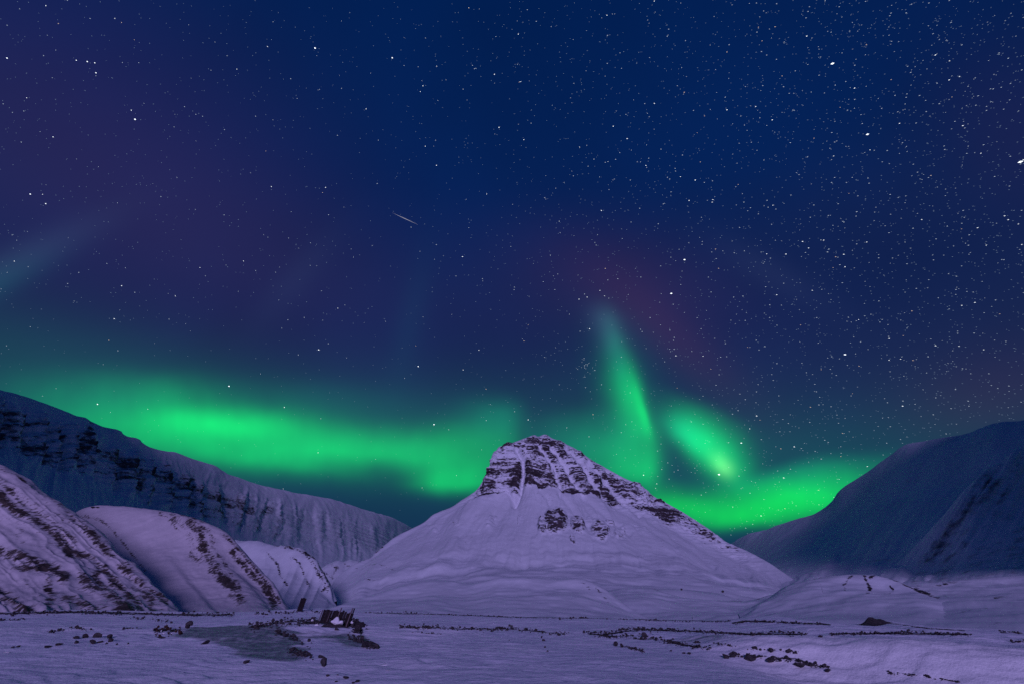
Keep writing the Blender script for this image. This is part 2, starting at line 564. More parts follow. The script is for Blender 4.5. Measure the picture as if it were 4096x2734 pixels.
# ------------------------------------------------------------------ long ridge on the left
r1 = [(-700, 1290, None, -1350), (-300, 1460, None, -1260), (0, 1566, None, -1180), (60, 1580, None, -1180), (180, 1620, None, -1180), (300, 1664, None, -1170), (335, 1672, None, -1168), (360, 1690, None, -1165), (400, 1707, None, -1160),
      (485, 1728, None, -1150), (487, 1735, None, -1150), (555, 1763, None, -1145), (560, 1771, None, -1144), (625, 1800, None, -1140), (690, 1809, None, -1130), (745, 1830, None, -1120), (850, 1862, None, -1110), (900, 1892, None, -1105), (940, 1904, None, -1100),
      (1000, 1927, None, -1090), (1100, 1955, None, -1070), (1200, 1974, None, -1050), (1300, 1990, None, -1020), (1400, 2018, None, -990), (1480, 2045, None, -960), (1560, 2066, None, -930), (1640, 2105, None, -900), (1720, 2150, None, -870), (1800, 2190, None, -800)]
r2 = [(-700, 1400, None, -1240), (0, 1618, None, -1085), (250, 1705, None, -1075), (400, 1762, None, -1065), (600, 1850, None, -1045), (900, 1965, None, -1010), (1200, 2040, None, -960), (1500, 2110, None, -870), (1800, 2215, None, -760)]
r3 = [(-700, 1650, None, -1080), (0, 1790, None, -960), (250, 1880, None, -950), (400, 1930, None, -945), (600, 2010, None, -930), (900, 2105, None, -900), (1200, 2170, None, -860), (1500, 2205, None, -790), (1800, 2260, None, -680)]
r4 = [(-700, 2100, None, -640), (0, 2060, None, -600), (300, 2150, None, -570), (700, 2260, None, -560), (1000, 2300, None, -560), (1300, 2330, None, -540), (1550, 2340, None, -480), (1800, 2350, None, -400)]
r5 = [(-700, 2420, None, -460), (0, 2400, None, -420), (700, 2420, None, -400), (1300, 2418, None, -360), (1800, 2420, None, -180)]
K, _ = loft([r1, r2, r3, r4, r5], 620, None)
K = add_back(K, 900, 500)
p, v = surf(K, [5, 12, 50, 90, 50, 12])
px, py = proj(p)
nrm = grid_normals(p)
vs = np.repeat(v[:, None], p.shape[1], 1) - 2
front = sstep(-.05, .1, vs)
zone = sstep(.75, 1.05, vs + .25 * fbm(px * .02, py * .01, seed=3)) * (1 - sstep(1.8, 2.15, vs + .3 * fbm(px * .03, py * .02, seed=6)))
along = px + 34 * fbm(px * .006, py * .004, oct=2, seed=8) + 9 * fbm(px * .03, py * .02, seed=88)
peri = ((along + .12 * (py - 1800)) / 78.0)
cell = peri % 1.0
butt = np.where(cell < .8, cell / .8, (1 - cell) / .2)          # buttresses with a sharp right side
amp = (1 - sstep(750, 1250, px) * .72)
disp = zone * (butt - .5) * 26 * (.8 + .5 * vnoise(np.floor(peri) * 1.7, 0.5, seed=71)) * amp
disp += front * sstep(.3, 1.0, vs) * (1 - sstep(2, 2.8, vs)) * 14 * (ridged(along * .021, py * .003, oct=3, seed=12) - .6)
hw = p[..., 2] + 8 * fbm(p[..., 0] * .005, p[..., 1] * .003, oct=3, seed=15)
st = 0
for T, A in ((34.0, 8.0), (14.0, 4.0)):
    f = (hw / T) % 1.0
    st = st + A * (np.where(f < .7, f / .7, (1 - f) / .3) - .5)
disp += zone * st
disp += front * 5 * fbm(p[..., 0] * .01, p[..., 1] * .01, p[..., 2] * .01 + .02, oct=5, seed=19)
p = p + nrm * (disp * front)[..., None]
n2 = grid_normals(p)
fine = fbm(p[..., 1] * .03, hw * .10, oct=4, seed=52)
edge = np.exp(-((cell - .84) / .13) ** 2)
layer = vnoise(hw / 11, p[..., 1] * .002, seed=57) * .6 + vnoise(hw / 5, p[..., 1] * .006, seed=58) * .4
left_w = 1 - sstep(850, 1250, px)
rk = zone * (.20 + .30 * edge * sstep(.9, 1.2, vs) + .30 * layer + .18 * fine + .25 * fbm(px * .01, py * .02, seed=60)) * (.45 + .75 * left_w)
for cx, cy, rx, ry, ro, am in [(20, 1700, 60, 70, 20, .6), (140, 1690, 60, 14, 10, .5), (80, 1760, 60, 40, 20, .5), (130, 1800, 35, 22, 20, .62), (170, 1760, 50, 18, 15, .5), (340, 1770, 22, 90, 18, .66),
                               (240, 1770, 14, 46, 20, .62), (300, 1790, 50, 25, 0, .45), (330, 1830, 50, 30, 30, .58), (500, 1880, 75, 45, 25, .62), (560, 1920, 22, 55, 0, .62), (470, 1830, 80, 18, 14, .5),
                               (640, 1910, 50, 16, 22, .55), (690, 1960, 28, 28, 20, .56), (770, 1930, 12, 45, 0, .6), (740, 1950, 30, 16, 10, .55), (770, 2000, 14, 40, -12, .55), (900, 2030, 12, 40, -8, .5),
                               (850, 1985, 24, 12, 10, .5), (960, 2000, 14, 34, -10, .6), (925, 1990, 34, 14, 10, .52), (1000, 2040, 20, 26, -20, .5), (1075, 2035, 26, 22, 0, .58), (1045, 2080, 20, 20, 0, .45), (190, 1840, 50, 26, 30, .5), (320, 1880, 20, 30, -20, .48)]:
    rk = np.maximum(rk, am * .92 * np.minimum(1, 1.5 * ell(px, py, cx, cy, rx * 1.15, ry, ro)) * (1 + .5 * layer + .3 * fine))
me = grid_mesh('left_ridge', p, M_left, {'rock': np.clip(rk * front, 0, 1)})
link('left_ridge', me, kind='structure')

# ------------------------------------------------------------------ right mountain and its spur
r1 = [(2780, 2270, None, 1240), (2870, 2218, None, 1250), (2920, 2180, None, 1250), (2965, 2150, None, 1250), (3000, 2135, None, 1250), (3060, 2120, None, 1255), (3150, 2094, None, 1260), (3200, 2078, None, 1260), (3255, 2058, None, 1262), (3300, 2030, None, 1265), (3330, 2003, None, 1265),
      (3352, 1970, None, 1268), (3365, 1957, None, 1268), (3440, 1908, None, 1270), (3520, 1855, None, 1275), (3560, 1825, None, 1280), (3600, 1793, None, 1285), (3635, 1775, None, 1290), (3700, 1765, None, 1300), (3780, 1752, None, 1310), (3880, 1735, None, 1325),
      (3930, 1715, None, 1335), (3990, 1696, None, 1350), (4096, 1686, None, 1380), (4300, 1650, None, 1420), (4800, 1560, None, 1500)]
r2 = [(2780, 2290, None, 1120), (3000, 2190, None, 1080), (3300, 2110, None, 1050), (3620, 1990, None, 1030), (4096, 1930, None, 1050), (4800, 1880, None, 1150)]
r3 = [(2780, 2320, None, 860), (3000, 2260, None, 790), (3300, 2220, None, 760), (3620, 2180, None, 740), (4096, 2150, None, 760), (4800, 2150, None, 800)]
r4 = [(2780, 2360, None, 560), (3000, 2310, None, 560), (3500, 2290, None, 560), (4096, 2285, None, 580), (4800, 2290, None, 600)]
r5 = [(2780, 2420, None, 300), (3500, 2420, None, 330), (4800, 2430, None, 380)]
K, _ = loft([r1, r2, r3, r4, r5], 420, None)
K = add_back(K, 900, 400)
p, v = surf(K, [5, 10, 50, 60, 40, 16])
px, py = proj(p)
nrm = grid_normals(p)
vs = np.repeat(v[:, None], p.shape[1], 1) - 2
front = sstep(-.05, .2, vs)
dg = px + (py - 2000) * .75
disp = front * (8 * fbm(dg * .010, py * .003, oct=4, seed=81) + 3 * fbm(p[..., 0] * .01, p[..., 1] * .01, oct=4, seed=82)) + sstep(2.2, 3.2, vs) * 6 * fbm(p[..., 0] * .012, p[..., 1] * .012, oct=4, seed=83)
p = p + nrm * disp[..., None]
fine = fbm(p[..., 0] * .03, p[..., 1] * .03, oct=4, seed=85)
rk = .10 + .12 * fbm(dg * .012, py * .004, oct=3, seed=86)
for cx, cy, rx, ry, ro, am in [(3690, 2248, 60, 6, 0, .5), (3800, 2240, 50, 4, -4, .42), (3680, 2275, 40, 5, 6, .48), (3520, 2240, 80, 5, -6, .4), (3990, 2265, 90, 5, -8, .45), (3740, 2282, 30, 4, 20, .45)]:
    rk = np.maximum(rk, am * ell(px, py, cx, cy, rx, ry, ro) * (1 + .5 * fine))
me = grid_mesh('right_mountain', p, M_right, {'rock': np.clip(rk * front, 0, 1)})
link('right_mountain', me, kind='structure')

r1 = [(3500, 2300, None, 600), (3560, 2270, None, 610), (3620, 2222, None, 625), (3700, 2140, None, 650), (3780, 2055, None, 680), (3860, 1965, None, 720), (3920, 1905, None, 755), (3965, 1868, None, 785), (4010, 1838, None, 815), (4060, 1806, None, 845), (4096, 1790, None, 870), (4250, 1730, None, 960), (4800, 1640, None, 1150)]
r2 = [(3500, 2306, None, 570), (3620, 2262, None, 580), (3750, 2190, None, 600), (3900, 2090, None, 640), (4096, 2000, None, 720), (4300, 1960, None, 780), (4800, 1930, None, 900)]
r3 = [(3500, 2315, None, 540), (3700, 2292, None, 545), (3900, 2250, None, 550), (4096, 2225, None, 570), (4800, 2200, None, 640)]
r4 = [(3500, 2345, None, 420), (4096, 2335, None, 430), (4800, 2340, None, 460)]
K, _ = loft([r1, r2, r3, r4], 300, None)
K = add_back(K, 420, 300)
p, v = surf(K, [5, 10, 60, 50, 20])
px, py = proj(p)
nrm = grid_normals(p)
vs = np.repeat(v[:, None], p.shape[1], 1) - 2
front = sstep(-.05, .2, vs)
dg = px + (py - 2000) * .62
disp = front * (6 * (1 - .95 * sstep(.9, 1.7, vs)) * (ridged(dg * .012, py * .0015, oct=3, seed=91) - .6) + 2.5 * (1 - .9 * sstep(.9, 1.7, vs)) * fbm(dg * .05, py * .006, oct=3, seed=93) + 2 * fbm(p[..., 0] * .02, p[..., 1] * .02, oct=4, seed=92))
p = p + nrm * disp[..., None]
fine = fbm(dg * .06, py * .012, oct=4, seed=95)
rk = .20 + .34 * fbm(dg * .03, py * .004, oct=3, seed=96)
for pts, wd, am in [([(3690, 2260), (3760, 2180), (3830, 2090), (3900, 1990), (3960, 1900)], 24, .52), ([(3740, 2180), (3790, 2170)], 30, .50), ([(3850, 2080), (3920, 2010), (3990, 1930)], 26, .42), ([(3760, 2210), (3790, 2140)], 14, .5), ([(3940, 1890), (3900, 1900)], 16, .45), ([(3960, 2080), (4030, 1960), (4070, 1850)], 22, .36)]:
    d, al = seg_dist(px, py, pts)
    rk = np.maximum(rk, am * np.exp(-(d / wd) ** 2) * (1 + .6 * fine))
me = grid_mesh('right_spur', p, M_right, {'rock': np.clip(rk * front, 0, 1)})
link('right_spur', me, kind='structure')

# ------------------------------------------------------------------ nearer hills on the left
def hill(name, lines, nu, rows, back, dispf, rockf, mat):
    K, _ = loft(lines, nu, None)
    K = add_back(K, *back)
    p, v = surf(K, rows)
    px, py = proj(p)
    nrm = grid_normals(p)
    vs = np.repeat(v[:, None], p.shape[1], 1) - 2
    front = sstep(-.1, .12, vs)
    p = p + nrm * (dispf(p, px, py, vs) * front)[..., None]
    rk = rockf(p, px, py, vs, grid_normals(p))
    me = grid_mesh(name, p, mat, {'rock': np.clip(rk * sstep(-.3, 0, vs), 0, 1)})
    return link(name, me, kind='structure')


def polys(px, py, fine, L):
    rk = np.zeros_like(px)
    for pts, wd, am in L:
        d, al = seg_dist(px, py, pts)
        rk = np.maximum(rk, am * np.exp(-(d / wd) ** 2) * (1 + .55 * fine))
    return rk


def d_near(p, px, py, vs):
    return 2.6 * fbm(p[..., 0] * .03, p[..., 1] * .03, oct=4, seed=101) + 4.5 * (ridged((px * .62 - py * .78) * .011, (px * .78 + py * .62) * .0022, oct=3, seed=107) - .6) + .5 * fbm(p[..., 0] * .2, p[..., 1] * .2, oct=3, seed=102)


def r_near(p, px, py, vs, n):
    fine = fbm(p[..., 0] * .12, p[..., 1] * .12, oct=4, seed=103)
    strk = fbm((px * .62 - py * .78) * .022, (px * .78 + py * .62) * .006, oct=3, seed=104)
    rk = .25 + .28 * strk
    L = [([(0, 1935), (90, 2010), (200, 2090), (300, 2170)], 18, .44), ([(0, 1990), (100, 2060), (170, 2110), (230, 2150), (270, 2200), (280, 2220)], 26, .60),
         ([(280, 2200), (370, 2235), (430, 2290), (500, 2370), (560, 2430)], 24, .58), ([(0, 2200), (80, 2220), (150, 2260), (220, 2280), (260, 2310)], 26, .58),
         ([(60, 2260), (140, 2270), (200, 2290)], 26, .45), ([(300, 2080), (400, 2170), (480, 2250), (570, 2340), (650, 2420)], 22, .50),
         ([(330, 2320), (430, 2370), (480, 2420), (520, 2445)], 30, .58), ([(420, 2260), (380, 2310), (440, 2370)], 26, .52), ([(0, 2365), (60, 2400), (110, 2440)], 42, .55),
         ([(190, 2330), (210, 2370), (190, 2420)], 26, .46), ([(260, 2390), (330, 2410), (380, 2435)], 24, .5), ([(540, 2350), (590, 2400), (610, 2440)], 20, .5), ([(0, 1868), (120, 1950), (280, 2058), (400, 2150)], 8, .45)]
    return np.maximum(rk, polys(px, py, fine, [(a, b * 1.2, c + .05) for a, b, c in L]))


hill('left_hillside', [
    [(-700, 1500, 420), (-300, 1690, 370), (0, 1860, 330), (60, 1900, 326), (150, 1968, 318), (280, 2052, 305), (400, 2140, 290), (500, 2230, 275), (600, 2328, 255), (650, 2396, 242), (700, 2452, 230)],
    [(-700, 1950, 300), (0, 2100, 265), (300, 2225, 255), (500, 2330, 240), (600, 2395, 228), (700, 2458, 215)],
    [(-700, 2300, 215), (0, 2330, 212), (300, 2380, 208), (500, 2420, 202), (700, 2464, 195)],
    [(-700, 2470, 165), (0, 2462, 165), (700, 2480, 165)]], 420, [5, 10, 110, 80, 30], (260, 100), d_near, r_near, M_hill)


# hill added on the left, out of the picture, to shade the left ridge
xs = np.linspace(-1700, -400, 195)
ys = np.linspace(-300, 900, 150)
Xh, Yh = np.meshgrid(xs, ys)
hr = np.interp(Xh, [-1700, -1250, -1000, -874, -780, -700, -640, -540, -470], [800, 780, 740, 660, 520, 380, 240, 110, 0])
yr = np.interp(Xh, [-1700, -1000, -640], [560, 480, 420])
dy = Yh - yr
wf = np.where(dy < 0, 330.0, 190.0 - 70 * sstep(-900, -640, Xh))
zh = hr * np.exp(-(dy / wf) ** 2) * (1 + .07 * fbm(Xh * .01, Yh * .01, oct=4, seed=301)) - 25
me = grid_mesh('shade_hill', np.stack([Xh, Yh, zh], -1), M_hill, {'rock': np.clip(.25 + .3 * fbm(Xh * .02, Yh * .02, oct=3, seed=305), 0, 1)})
link('shade_hill', me, kind='structure')
# unseen hill added on the right too, keeps the sun off the right mountain
Xh = -Xh[:, ::-1]
Yh = Yh[:, ::-1] - 40
hr = np.interp(Xh, [430, 500, 560, 640, 720, 800, 900, 1000, 1250, 1700], [30, 150, 255, 365, 460, 560, 650, 710, 800, 820])
yr = np.interp(Xh, [500, 640, 1000, 1700], [350, 390, 440, 520])
dy = Yh - yr
wf = np.where(dy < 0, 330.0, 180.0 - 70 * (1 - sstep(640, 900, Xh)))
zh = hr * np.exp(-(dy / wf) ** 2) * (1 + .07 * fbm(Xh * .01, Yh * .01, oct=4, seed=311)) - 25
me = grid_mesh('shade_hill', np.stack([Xh, Yh, zh], -1), M_hill, {'rock': np.clip(.25 + .3 * fbm(Xh * .02, Yh * .02, oct=3, seed=315), 0, 1)})
link('shade_hill', me, kind='structure')


def d_round(p, px, py, vs):
    return 2.0 * fbm(p[..., 0] * .02, p[..., 1] * .02, oct=4, seed=111) + .4 * fbm(p[..., 0] * .2, p[..., 1] * .2, oct=3, seed=112) + 3.0 * fbm((px * .75 - py * .66) * .012, py * .001, oct=2, seed=113) * sstep(600, 760, px)


def r_round(p, px, py, vs, n):
    fine = fbm(p[..., 0] * .1, p[..., 1] * .1, oct=4, seed=114)
    L = [([(640, 2050), (690, 2080), (710, 2120)], 16, .42), ([(690, 2065), (740, 2110), (760, 2150)], 20, .44), ([(760, 2090), (800, 2120), (810, 2180), (850, 2260), (900, 2320), (960, 2400)], 26, .60),
         ([(800, 2100), (840, 2120), (850, 2160)], 18, .55), ([(770, 2160), (760, 2210), (800, 2240)], 20, .44), ([(850, 2190), (900, 2260), (940, 2330), (975, 2410)], 14, .46), ([(880, 2118), (940, 2170), (1000, 2240), (1060, 2320), (1120, 2400)], 12, .50),
         ([(930, 2200), (980, 2260), (1030, 2310), (1080, 2370), (1100, 2410)], 20, .56), ([(290, 2085), (340, 2060), (400, 2075), (450, 2120), (520, 2200), (580, 2280)], 9, .46), ([(720, 2056), (860, 2095)], 6, .45)]
    return polys(px, py, fine, [(a, b * 1.25, c + .03) for a, b, c in L])


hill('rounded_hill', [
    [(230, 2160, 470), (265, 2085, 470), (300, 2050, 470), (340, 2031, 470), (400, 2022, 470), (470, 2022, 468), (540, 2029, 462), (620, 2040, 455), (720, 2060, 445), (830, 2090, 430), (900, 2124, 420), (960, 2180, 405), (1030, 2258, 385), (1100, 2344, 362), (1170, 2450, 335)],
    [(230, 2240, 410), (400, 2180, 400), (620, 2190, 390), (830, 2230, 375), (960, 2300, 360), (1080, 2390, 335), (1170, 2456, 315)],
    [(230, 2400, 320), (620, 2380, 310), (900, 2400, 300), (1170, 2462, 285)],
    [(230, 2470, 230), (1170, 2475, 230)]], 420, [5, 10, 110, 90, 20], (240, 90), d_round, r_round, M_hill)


def d_val(p, px, py, vs):
    return 9 * (ridged((px + .45 * (py - 2200)) * -.013, py * .002, oct=2, seed=121) - .6) + 2.5 * fbm(p[..., 0] * .02, p[..., 1] * .02, oct=4, seed=122)


def r_val(p, px, py, vs, n):
    fine = fbm(p[..., 0] * .06, p[..., 1] * .06, oct=4, seed=123)
    L = [([(1070, 2210), (1110, 2260), (1120, 2300), (1150, 2350)], 10, .5), ([(1160, 2230), (1200, 2260), (1220, 2310), (1240, 2345)], 10, .5), ([(1220, 2215), (1270, 2240), (1300, 2290), (1320, 2330)], 12, .58),
         ([(1240, 2240), (1290, 2310), (1310, 2350)], 16, .5), ([(1100, 2180), (1180, 2200), (1230, 2225)], 10, .5), ([(1290, 2355), (1330, 2310)], 8, .6), ([(1300, 2350), (1330, 2330)], 10, .5)]
    return polys(px, py, fine, L)


hill('valley_hill', [
    [(800, 2260, 860), (880, 2180, 850), (950, 2162, 840), (1050, 2173, 820), (1120, 2184, 800), (1190, 2196, 785), (1235, 2220, 770), (1270, 2247, 755), (1300, 2290, 740), (1330, 2345, 720), (1350, 2400, 700)],
    [(800, 2330, 740), (1000, 2280, 730), (1150, 2300, 715), (1260, 2340, 700), (1350, 2420, 660)],
    [(800, 2420, 600), (1350, 2440, 580)], [(800, 2470, 470), (1350, 2475, 470)]], 260, [4, 8, 70, 50, 14], (300, 110), d_val, r_val, M_mor)
hill('valley_hill', [
    [(1200, 2330, 1120), (1260, 2285, 1120), (1310, 2262, 1120), (1345, 2248, 1120), (1375, 2252, 1120), (1405, 2238, 1120), (1440, 2250, 1110), (1470, 2268, 1110), (1500, 2310, 1100)],
    [(1200, 2360, 1020), (1350, 2310, 1010), (1500, 2340, 1000)], [(1200, 2420, 860), (1500, 2420, 840)]], 140, [4, 6, 30, 20], (200, 60), d_val,
    lambda p, px, py, vs, n: polys(px, py, fbm(p[..., 0] * .06, p[..., 1] * .06, oct=4, seed=125), [([(1330, 2262), (1350, 2275), (1330, 2300)], 9, .55), ([(1380, 2260), (1400, 2262)], 8, .5), ([(1440, 2255), (1460, 2262)], 7, .5), ([(1300, 2290), (1330, 2310)], 9, .5)]), M_mor)


# ------------------------------------------------------------------ moraine mounds and low hills in the valley
def d_mor(p, px, py, vs):
    return 4.0 * fbm(p[..., 0] * .014, p[..., 1] * .022, oct=4, seed=131) * sstep(0, .5, vs) + .35 * fbm(p[..., 0] * .12, p[..., 1] * .12, oct=3, seed=132)


def r_m1(p, px, py, vs, n):
    fine = fbm(p[..., 0] * .1, p[..., 1] * .1, oct=4, seed=133)
    return polys(px, py, fine, [([(1880, 2331), (1950, 2320), (2010, 2317)], 4, .55), ([(2010, 2317), (2100, 2314), (2200, 2318)], 3, .45), ([(2138, 2309), (2148, 2314)], 5, .65), ([(2330, 2340), (2360, 2348)], 12, .38), ([(2385, 2350), (2410, 2370), (2440, 2395)], 8, .48)])


hill('snow_mounds', [
    [(1180, 2462, 330), (1300, 2435, 350), (1420, 2400, 380), (1560, 2356, 405), (1640, 2332, 418), (1720, 2317, 425), (1800, 2320, 425), (1870, 2333, 420), (1940, 2324, 420), (2000, 2316, 420), (2090, 2312, 420), (2150, 2312, 420), (2230, 2320, 418), (2300, 2315, 415), (2360, 2326, 410), (2410, 2350, 402), (2460, 2385, 390), (2520, 2430, 370), (2600, 2475, 340)],
    [(1180, 2466, 310), (1420, 2425, 345), (1640, 2385, 370), (1720, 2372, 375), (1860, 2395, 365), (2000, 2365, 372), (2300, 2365, 370), (2420, 2395, 360), (2600, 2480, 320)],
    [(1180, 2480, 250), (2000, 2465, 270), (2600, 2490, 260)], [(1180, 2500, 170), (2000, 2500, 180), (2600, 2515, 180)]], 420, [4, 8, 70, 60, 16], (160, 40), d_mor, r_m1, M_mor)


def r_m2(p, px, py, vs, n):
    fine = fbm(p[..., 0] * .1, p[..., 1] * .1, oct=4, seed=134)
    return polys(px, py, fine, [([(2540, 2346), (2600, 2350), (2650, 2368), (2740, 2392), (2850, 2400), (2970, 2402)], 3, .44), ([(2545, 2346), (2560, 2344)], 4, .5), ([(2575, 2344), (2590, 2346)], 4, .5), ([(3020, 2398), (3070, 2380), (3130, 2373), (3200, 2385), (3240, 2398)], 3, .4),
                                ([(2761, 2402), (2766, 2440), (2770, 2480)], 2.0, .46), ([(3278, 2395), (3300, 2440), (3315, 2490)], 2.2, .46)])


hill('snow_mounds', [
    [(2300, 2440, 460), (2380, 2385, 470), (2450, 2358, 478), (2530, 2347, 480), (2600, 2352, 475), (2660, 2371, 465), (2740, 2392, 455), (2850, 2400, 450), (2970, 2402, 450), (3030, 2394, 450), (3080, 2379, 450), (3130, 2373, 450), (3190, 2379, 445), (3250, 2396, 440), (3350, 2415, 425), (3500, 2440, 400), (3700, 2462, 380)],
    [(2300, 2450, 410), (2530, 2390, 420), (2740, 2420, 400), (2970, 2430, 395), (3120, 2412, 400), (3300, 2440, 385), (3700, 2475, 340)],
    [(2300, 2485, 290), (3000, 2480, 290), (3700, 2500, 280)], [(2300, 2520, 190), (3700, 2530, 190)]], 360, [4, 8, 60, 50, 14], (160, 36), d_mor, r_m2, M_mor)


def r_low(p, px, py, vs, n):
    fine = fbm(p[..., 0] * .12, p[..., 1] * .12, oct=4, seed=135)
    return polys(px, py, fine, [([(3270, 2312), (3360, 2302), (3440, 2298), (3500, 2301), (3570, 2318), (3640, 2345), (3700, 2380)], 5, .55), ([(3410, 2310), (3390, 2330), (3375, 2350), (3385, 2372)], 9, .52), ([(3460, 2312), (3470, 2330), (3482, 2350), (3470, 2372)], 11, .6), ([(3500, 2305), (3480, 2320)], 11, .55),
                                ([(3560, 2340), (3572, 2350), (3560, 2370), (3540, 2385)], 6, .5), ([(3470, 2384), (3500, 2376)], 6, .45), ([(3150, 2340), (3220, 2330), (3290, 2312)], 4, .4), ([(3278, 2330), (3290, 2365), (3305, 2410)], 2.5, .42)])


hill('low_hill', [
    [(2960, 2462, 330), (3060, 2400, 345), (3150, 2342, 350), (3220, 2326, 350), (3290, 2310, 350), (3360, 2303, 350), (3430, 2300, 348), (3500, 2303, 342), (3570, 2318, 332), (3640, 2345, 320), (3700, 2380, 305), (3760, 2412, 290), (3830, 2450, 270)],
    [(2960, 2470, 300), (3060, 2425, 310), (3290, 2360, 315), (3450, 2358, 312), (3600, 2385, 300), (3740, 2425, 275), (3830, 2458, 255)],
    [(2960, 2485, 250), (3450, 2425, 255), (3650, 2430, 250), (3830, 2465, 235)], [(2960, 2510, 170), (3830, 2515, 170)]], 320, [4, 8, 60, 50, 14], (120, 30), d_mor, r_low, M_mor)


def r_field(p, px, py, vs, n):
    fine = fbm(p[..., 0] * .12, p[..., 1] * .12, oct=4, seed=136)
    return polys(px, py, fine, [([(3660, 2355), (3700, 2365), (3750, 2385)], 15, .62), ([(3775, 2365), (3790, 2385)], 7, .5), ([(3640, 2338), (3750, 2330), (3830, 2320)], 4, .45), ([(3980, 2395), (4060, 2390)], 6, .42), ([(3850, 2452), (3960, 2446)], 5, .4), ([(3960, 2505), (4010, 2495)], 6, .45)])


hill('snow_field', [
    [(3520, 2372, 420), (3620, 2340, 425), (3750, 2327, 430), (3900, 2314, 430), (4096, 2301, 430), (4500, 2280, 430)],
    [(3520, 2400, 370), (3750, 2370, 370), (4096, 2352, 370), (4500, 2340, 370)],
    [(3520, 2445, 270), (3900, 2435, 265), (4500, 2430, 260)], [(3520, 2530, 150), (4500, 2545, 140)]], 300, [4, 8, 50, 50, 24], (160, 30), d_mor, r_field, M_mor)

# ------------------------------------------------------------------ valley floor to the horizon
bm = bmesh.new()
bmesh.ops.create_circle(bm, cap_ends=True, segments=64, radius=30000)
me = bpy.data.meshes.new('valley_floor')
bm.to_mesh(me)
bm.free()
me.materials.append(M_mor)
o = link('valley_floor', me, kind='structure')
o.location.z = -17

# ------------------------------------------------------------------ snow covered terrace in front
edge_px = np.array([(-2500, 2455), (-600, 2452), (0, 2450), (280, 2444), (400, 2444), (560, 2448), (700, 2450), (850, 2452), (1000, 2447), (1100, 2441), (1200, 2437), (1290, 2440), (1400, 2444), (1500, 2449), (1700, 2453),
                    (2000, 2462), (2250, 2470), (2400, 2469), (2600, 2478), (2860, 2484), (2930, 2480), (2990, 2470), (3050, 2464), (3110, 2466), (3170, 2479), (3300, 2492), (3430, 2497), (3490, 2487), (3540, 2487), (3600, 2500), (3700, 2509), (4000, 2524), (4096, 2530), (4600, 2550), (6500, 2600)], float)
nu, nr = 1100, 620
sv = np.linspace(-1.35, 1.35, nu)
Yv = np.concatenate([np.linspace(-20, 9, 40, endpoint=False), np.geomspace(9 + 4, 96 + 4, nr - 100) - 4, np.linspace(97, 150, 60)])
Y2, S2 = np.meshgrid(Yv, sv, indexing='ij')
X2 = S2 * (Y2 + 22)
az = S2 * (92 + 22) / 92                              # direction of the column at the edge
Ye = 92 - 10 * sstep(.3, 1.0, az)
pxe = 2048 + 2048 * az * 1.135
pye = np.interp(pxe, edge_px[:, 0], edge_px[:, 1])
dx_, dy_, dz_ = ray(pxe, pye)
ze = EYE + Ye * dz_ / dy_
t = np.clip((Y2 - 11) / (Ye - 11), 0, None)
t = np.where(t < .1, t * t / .2, t - .05) / .95
Z2 = ze * np.minimum(t, 1)
# shallow swells and wind-packed ripples
Z2 = Z2 + .36 * fbm(X2 * .05, Y2 * .07, oct=3, seed=201) * sstep(4, 30, Y2) + .07 * fbm(X2 * .25, Y2 * .35, oct=3, seed=202)
Z2 = Z2 + (.035 * fbm(X2 * .8 + .4 * Y2, Y2 * 1.2, oct=4, seed=203) + .03 * (ridged(X2 * .55 - .7 * Y2, Y2 * .3, oct=2, seed=204) - .6)) * (1 - sstep(40, 90, Y2) * .5)
# drifts with a long windward face and a short lee step
for T, A, lo_, hi_, sd in ((1.5, .10, -99, 70, 231), (4.0, .22, 25, 999, 232), (.8, .045, -99, 40, 233)):
    ph = (Y2 + .22 * X2) / T + 1.7 * fbm(X2 * .22 / T, Y2 * .16 / T, oct=3, seed=sd)
    f = ph % 1.0
    saw = np.where(f < .8, f / .8, (1 - f) / .2)
    wgt = sstep(-.35, .35, vnoise(X2 * .3 / T, Y2 * .2 / T, seed=sd + 7)) * .7 + .3
    Z2 = Z2 + A * saw * wgt * sstep(lo_, lo_ + 15, Y2) * (1 - sstep(hi_, hi_ + 30, Y2))
pxt, pyt = proj(np.stack([X2, np.maximum(Y2, 2), Z2], -1))
# wind scoured bank at the right, slope shaped to catch light as a pale pool
sb = Y2 - (31.5 - .40 * (np.clip(X2, 6, 30) - 13)) + .8 * fbm(X2 * .15, Y2 * .15, oct=2, seed=209)
bank = sstep(7.5, 13, X2) * sstep(-4.0, 0, sb) * (1 - sstep(.8, 12, sb))
hollow = sstep(8, 14, X2) * (1 - sstep(-6, -1.5, sb)) * sstep(6, 14, Y2)
Z2 = Z2 - .92 * hollow + bank * (.68 + .08 * fbm(X2 * .2, Y2 * .2, oct=3, seed=210))
scour_light = sstep(8, 13, X2) * sstep(-9, -5, sb) * (1 - sstep(.5, 3, sb))
Z2 = Z2 + np.clip(scour_light, 0, 1) * .075 * ridged((X2 * .8 + Y2 * .9) * 1.3, (Y2 - X2) * .35, oct=3, seed=211)
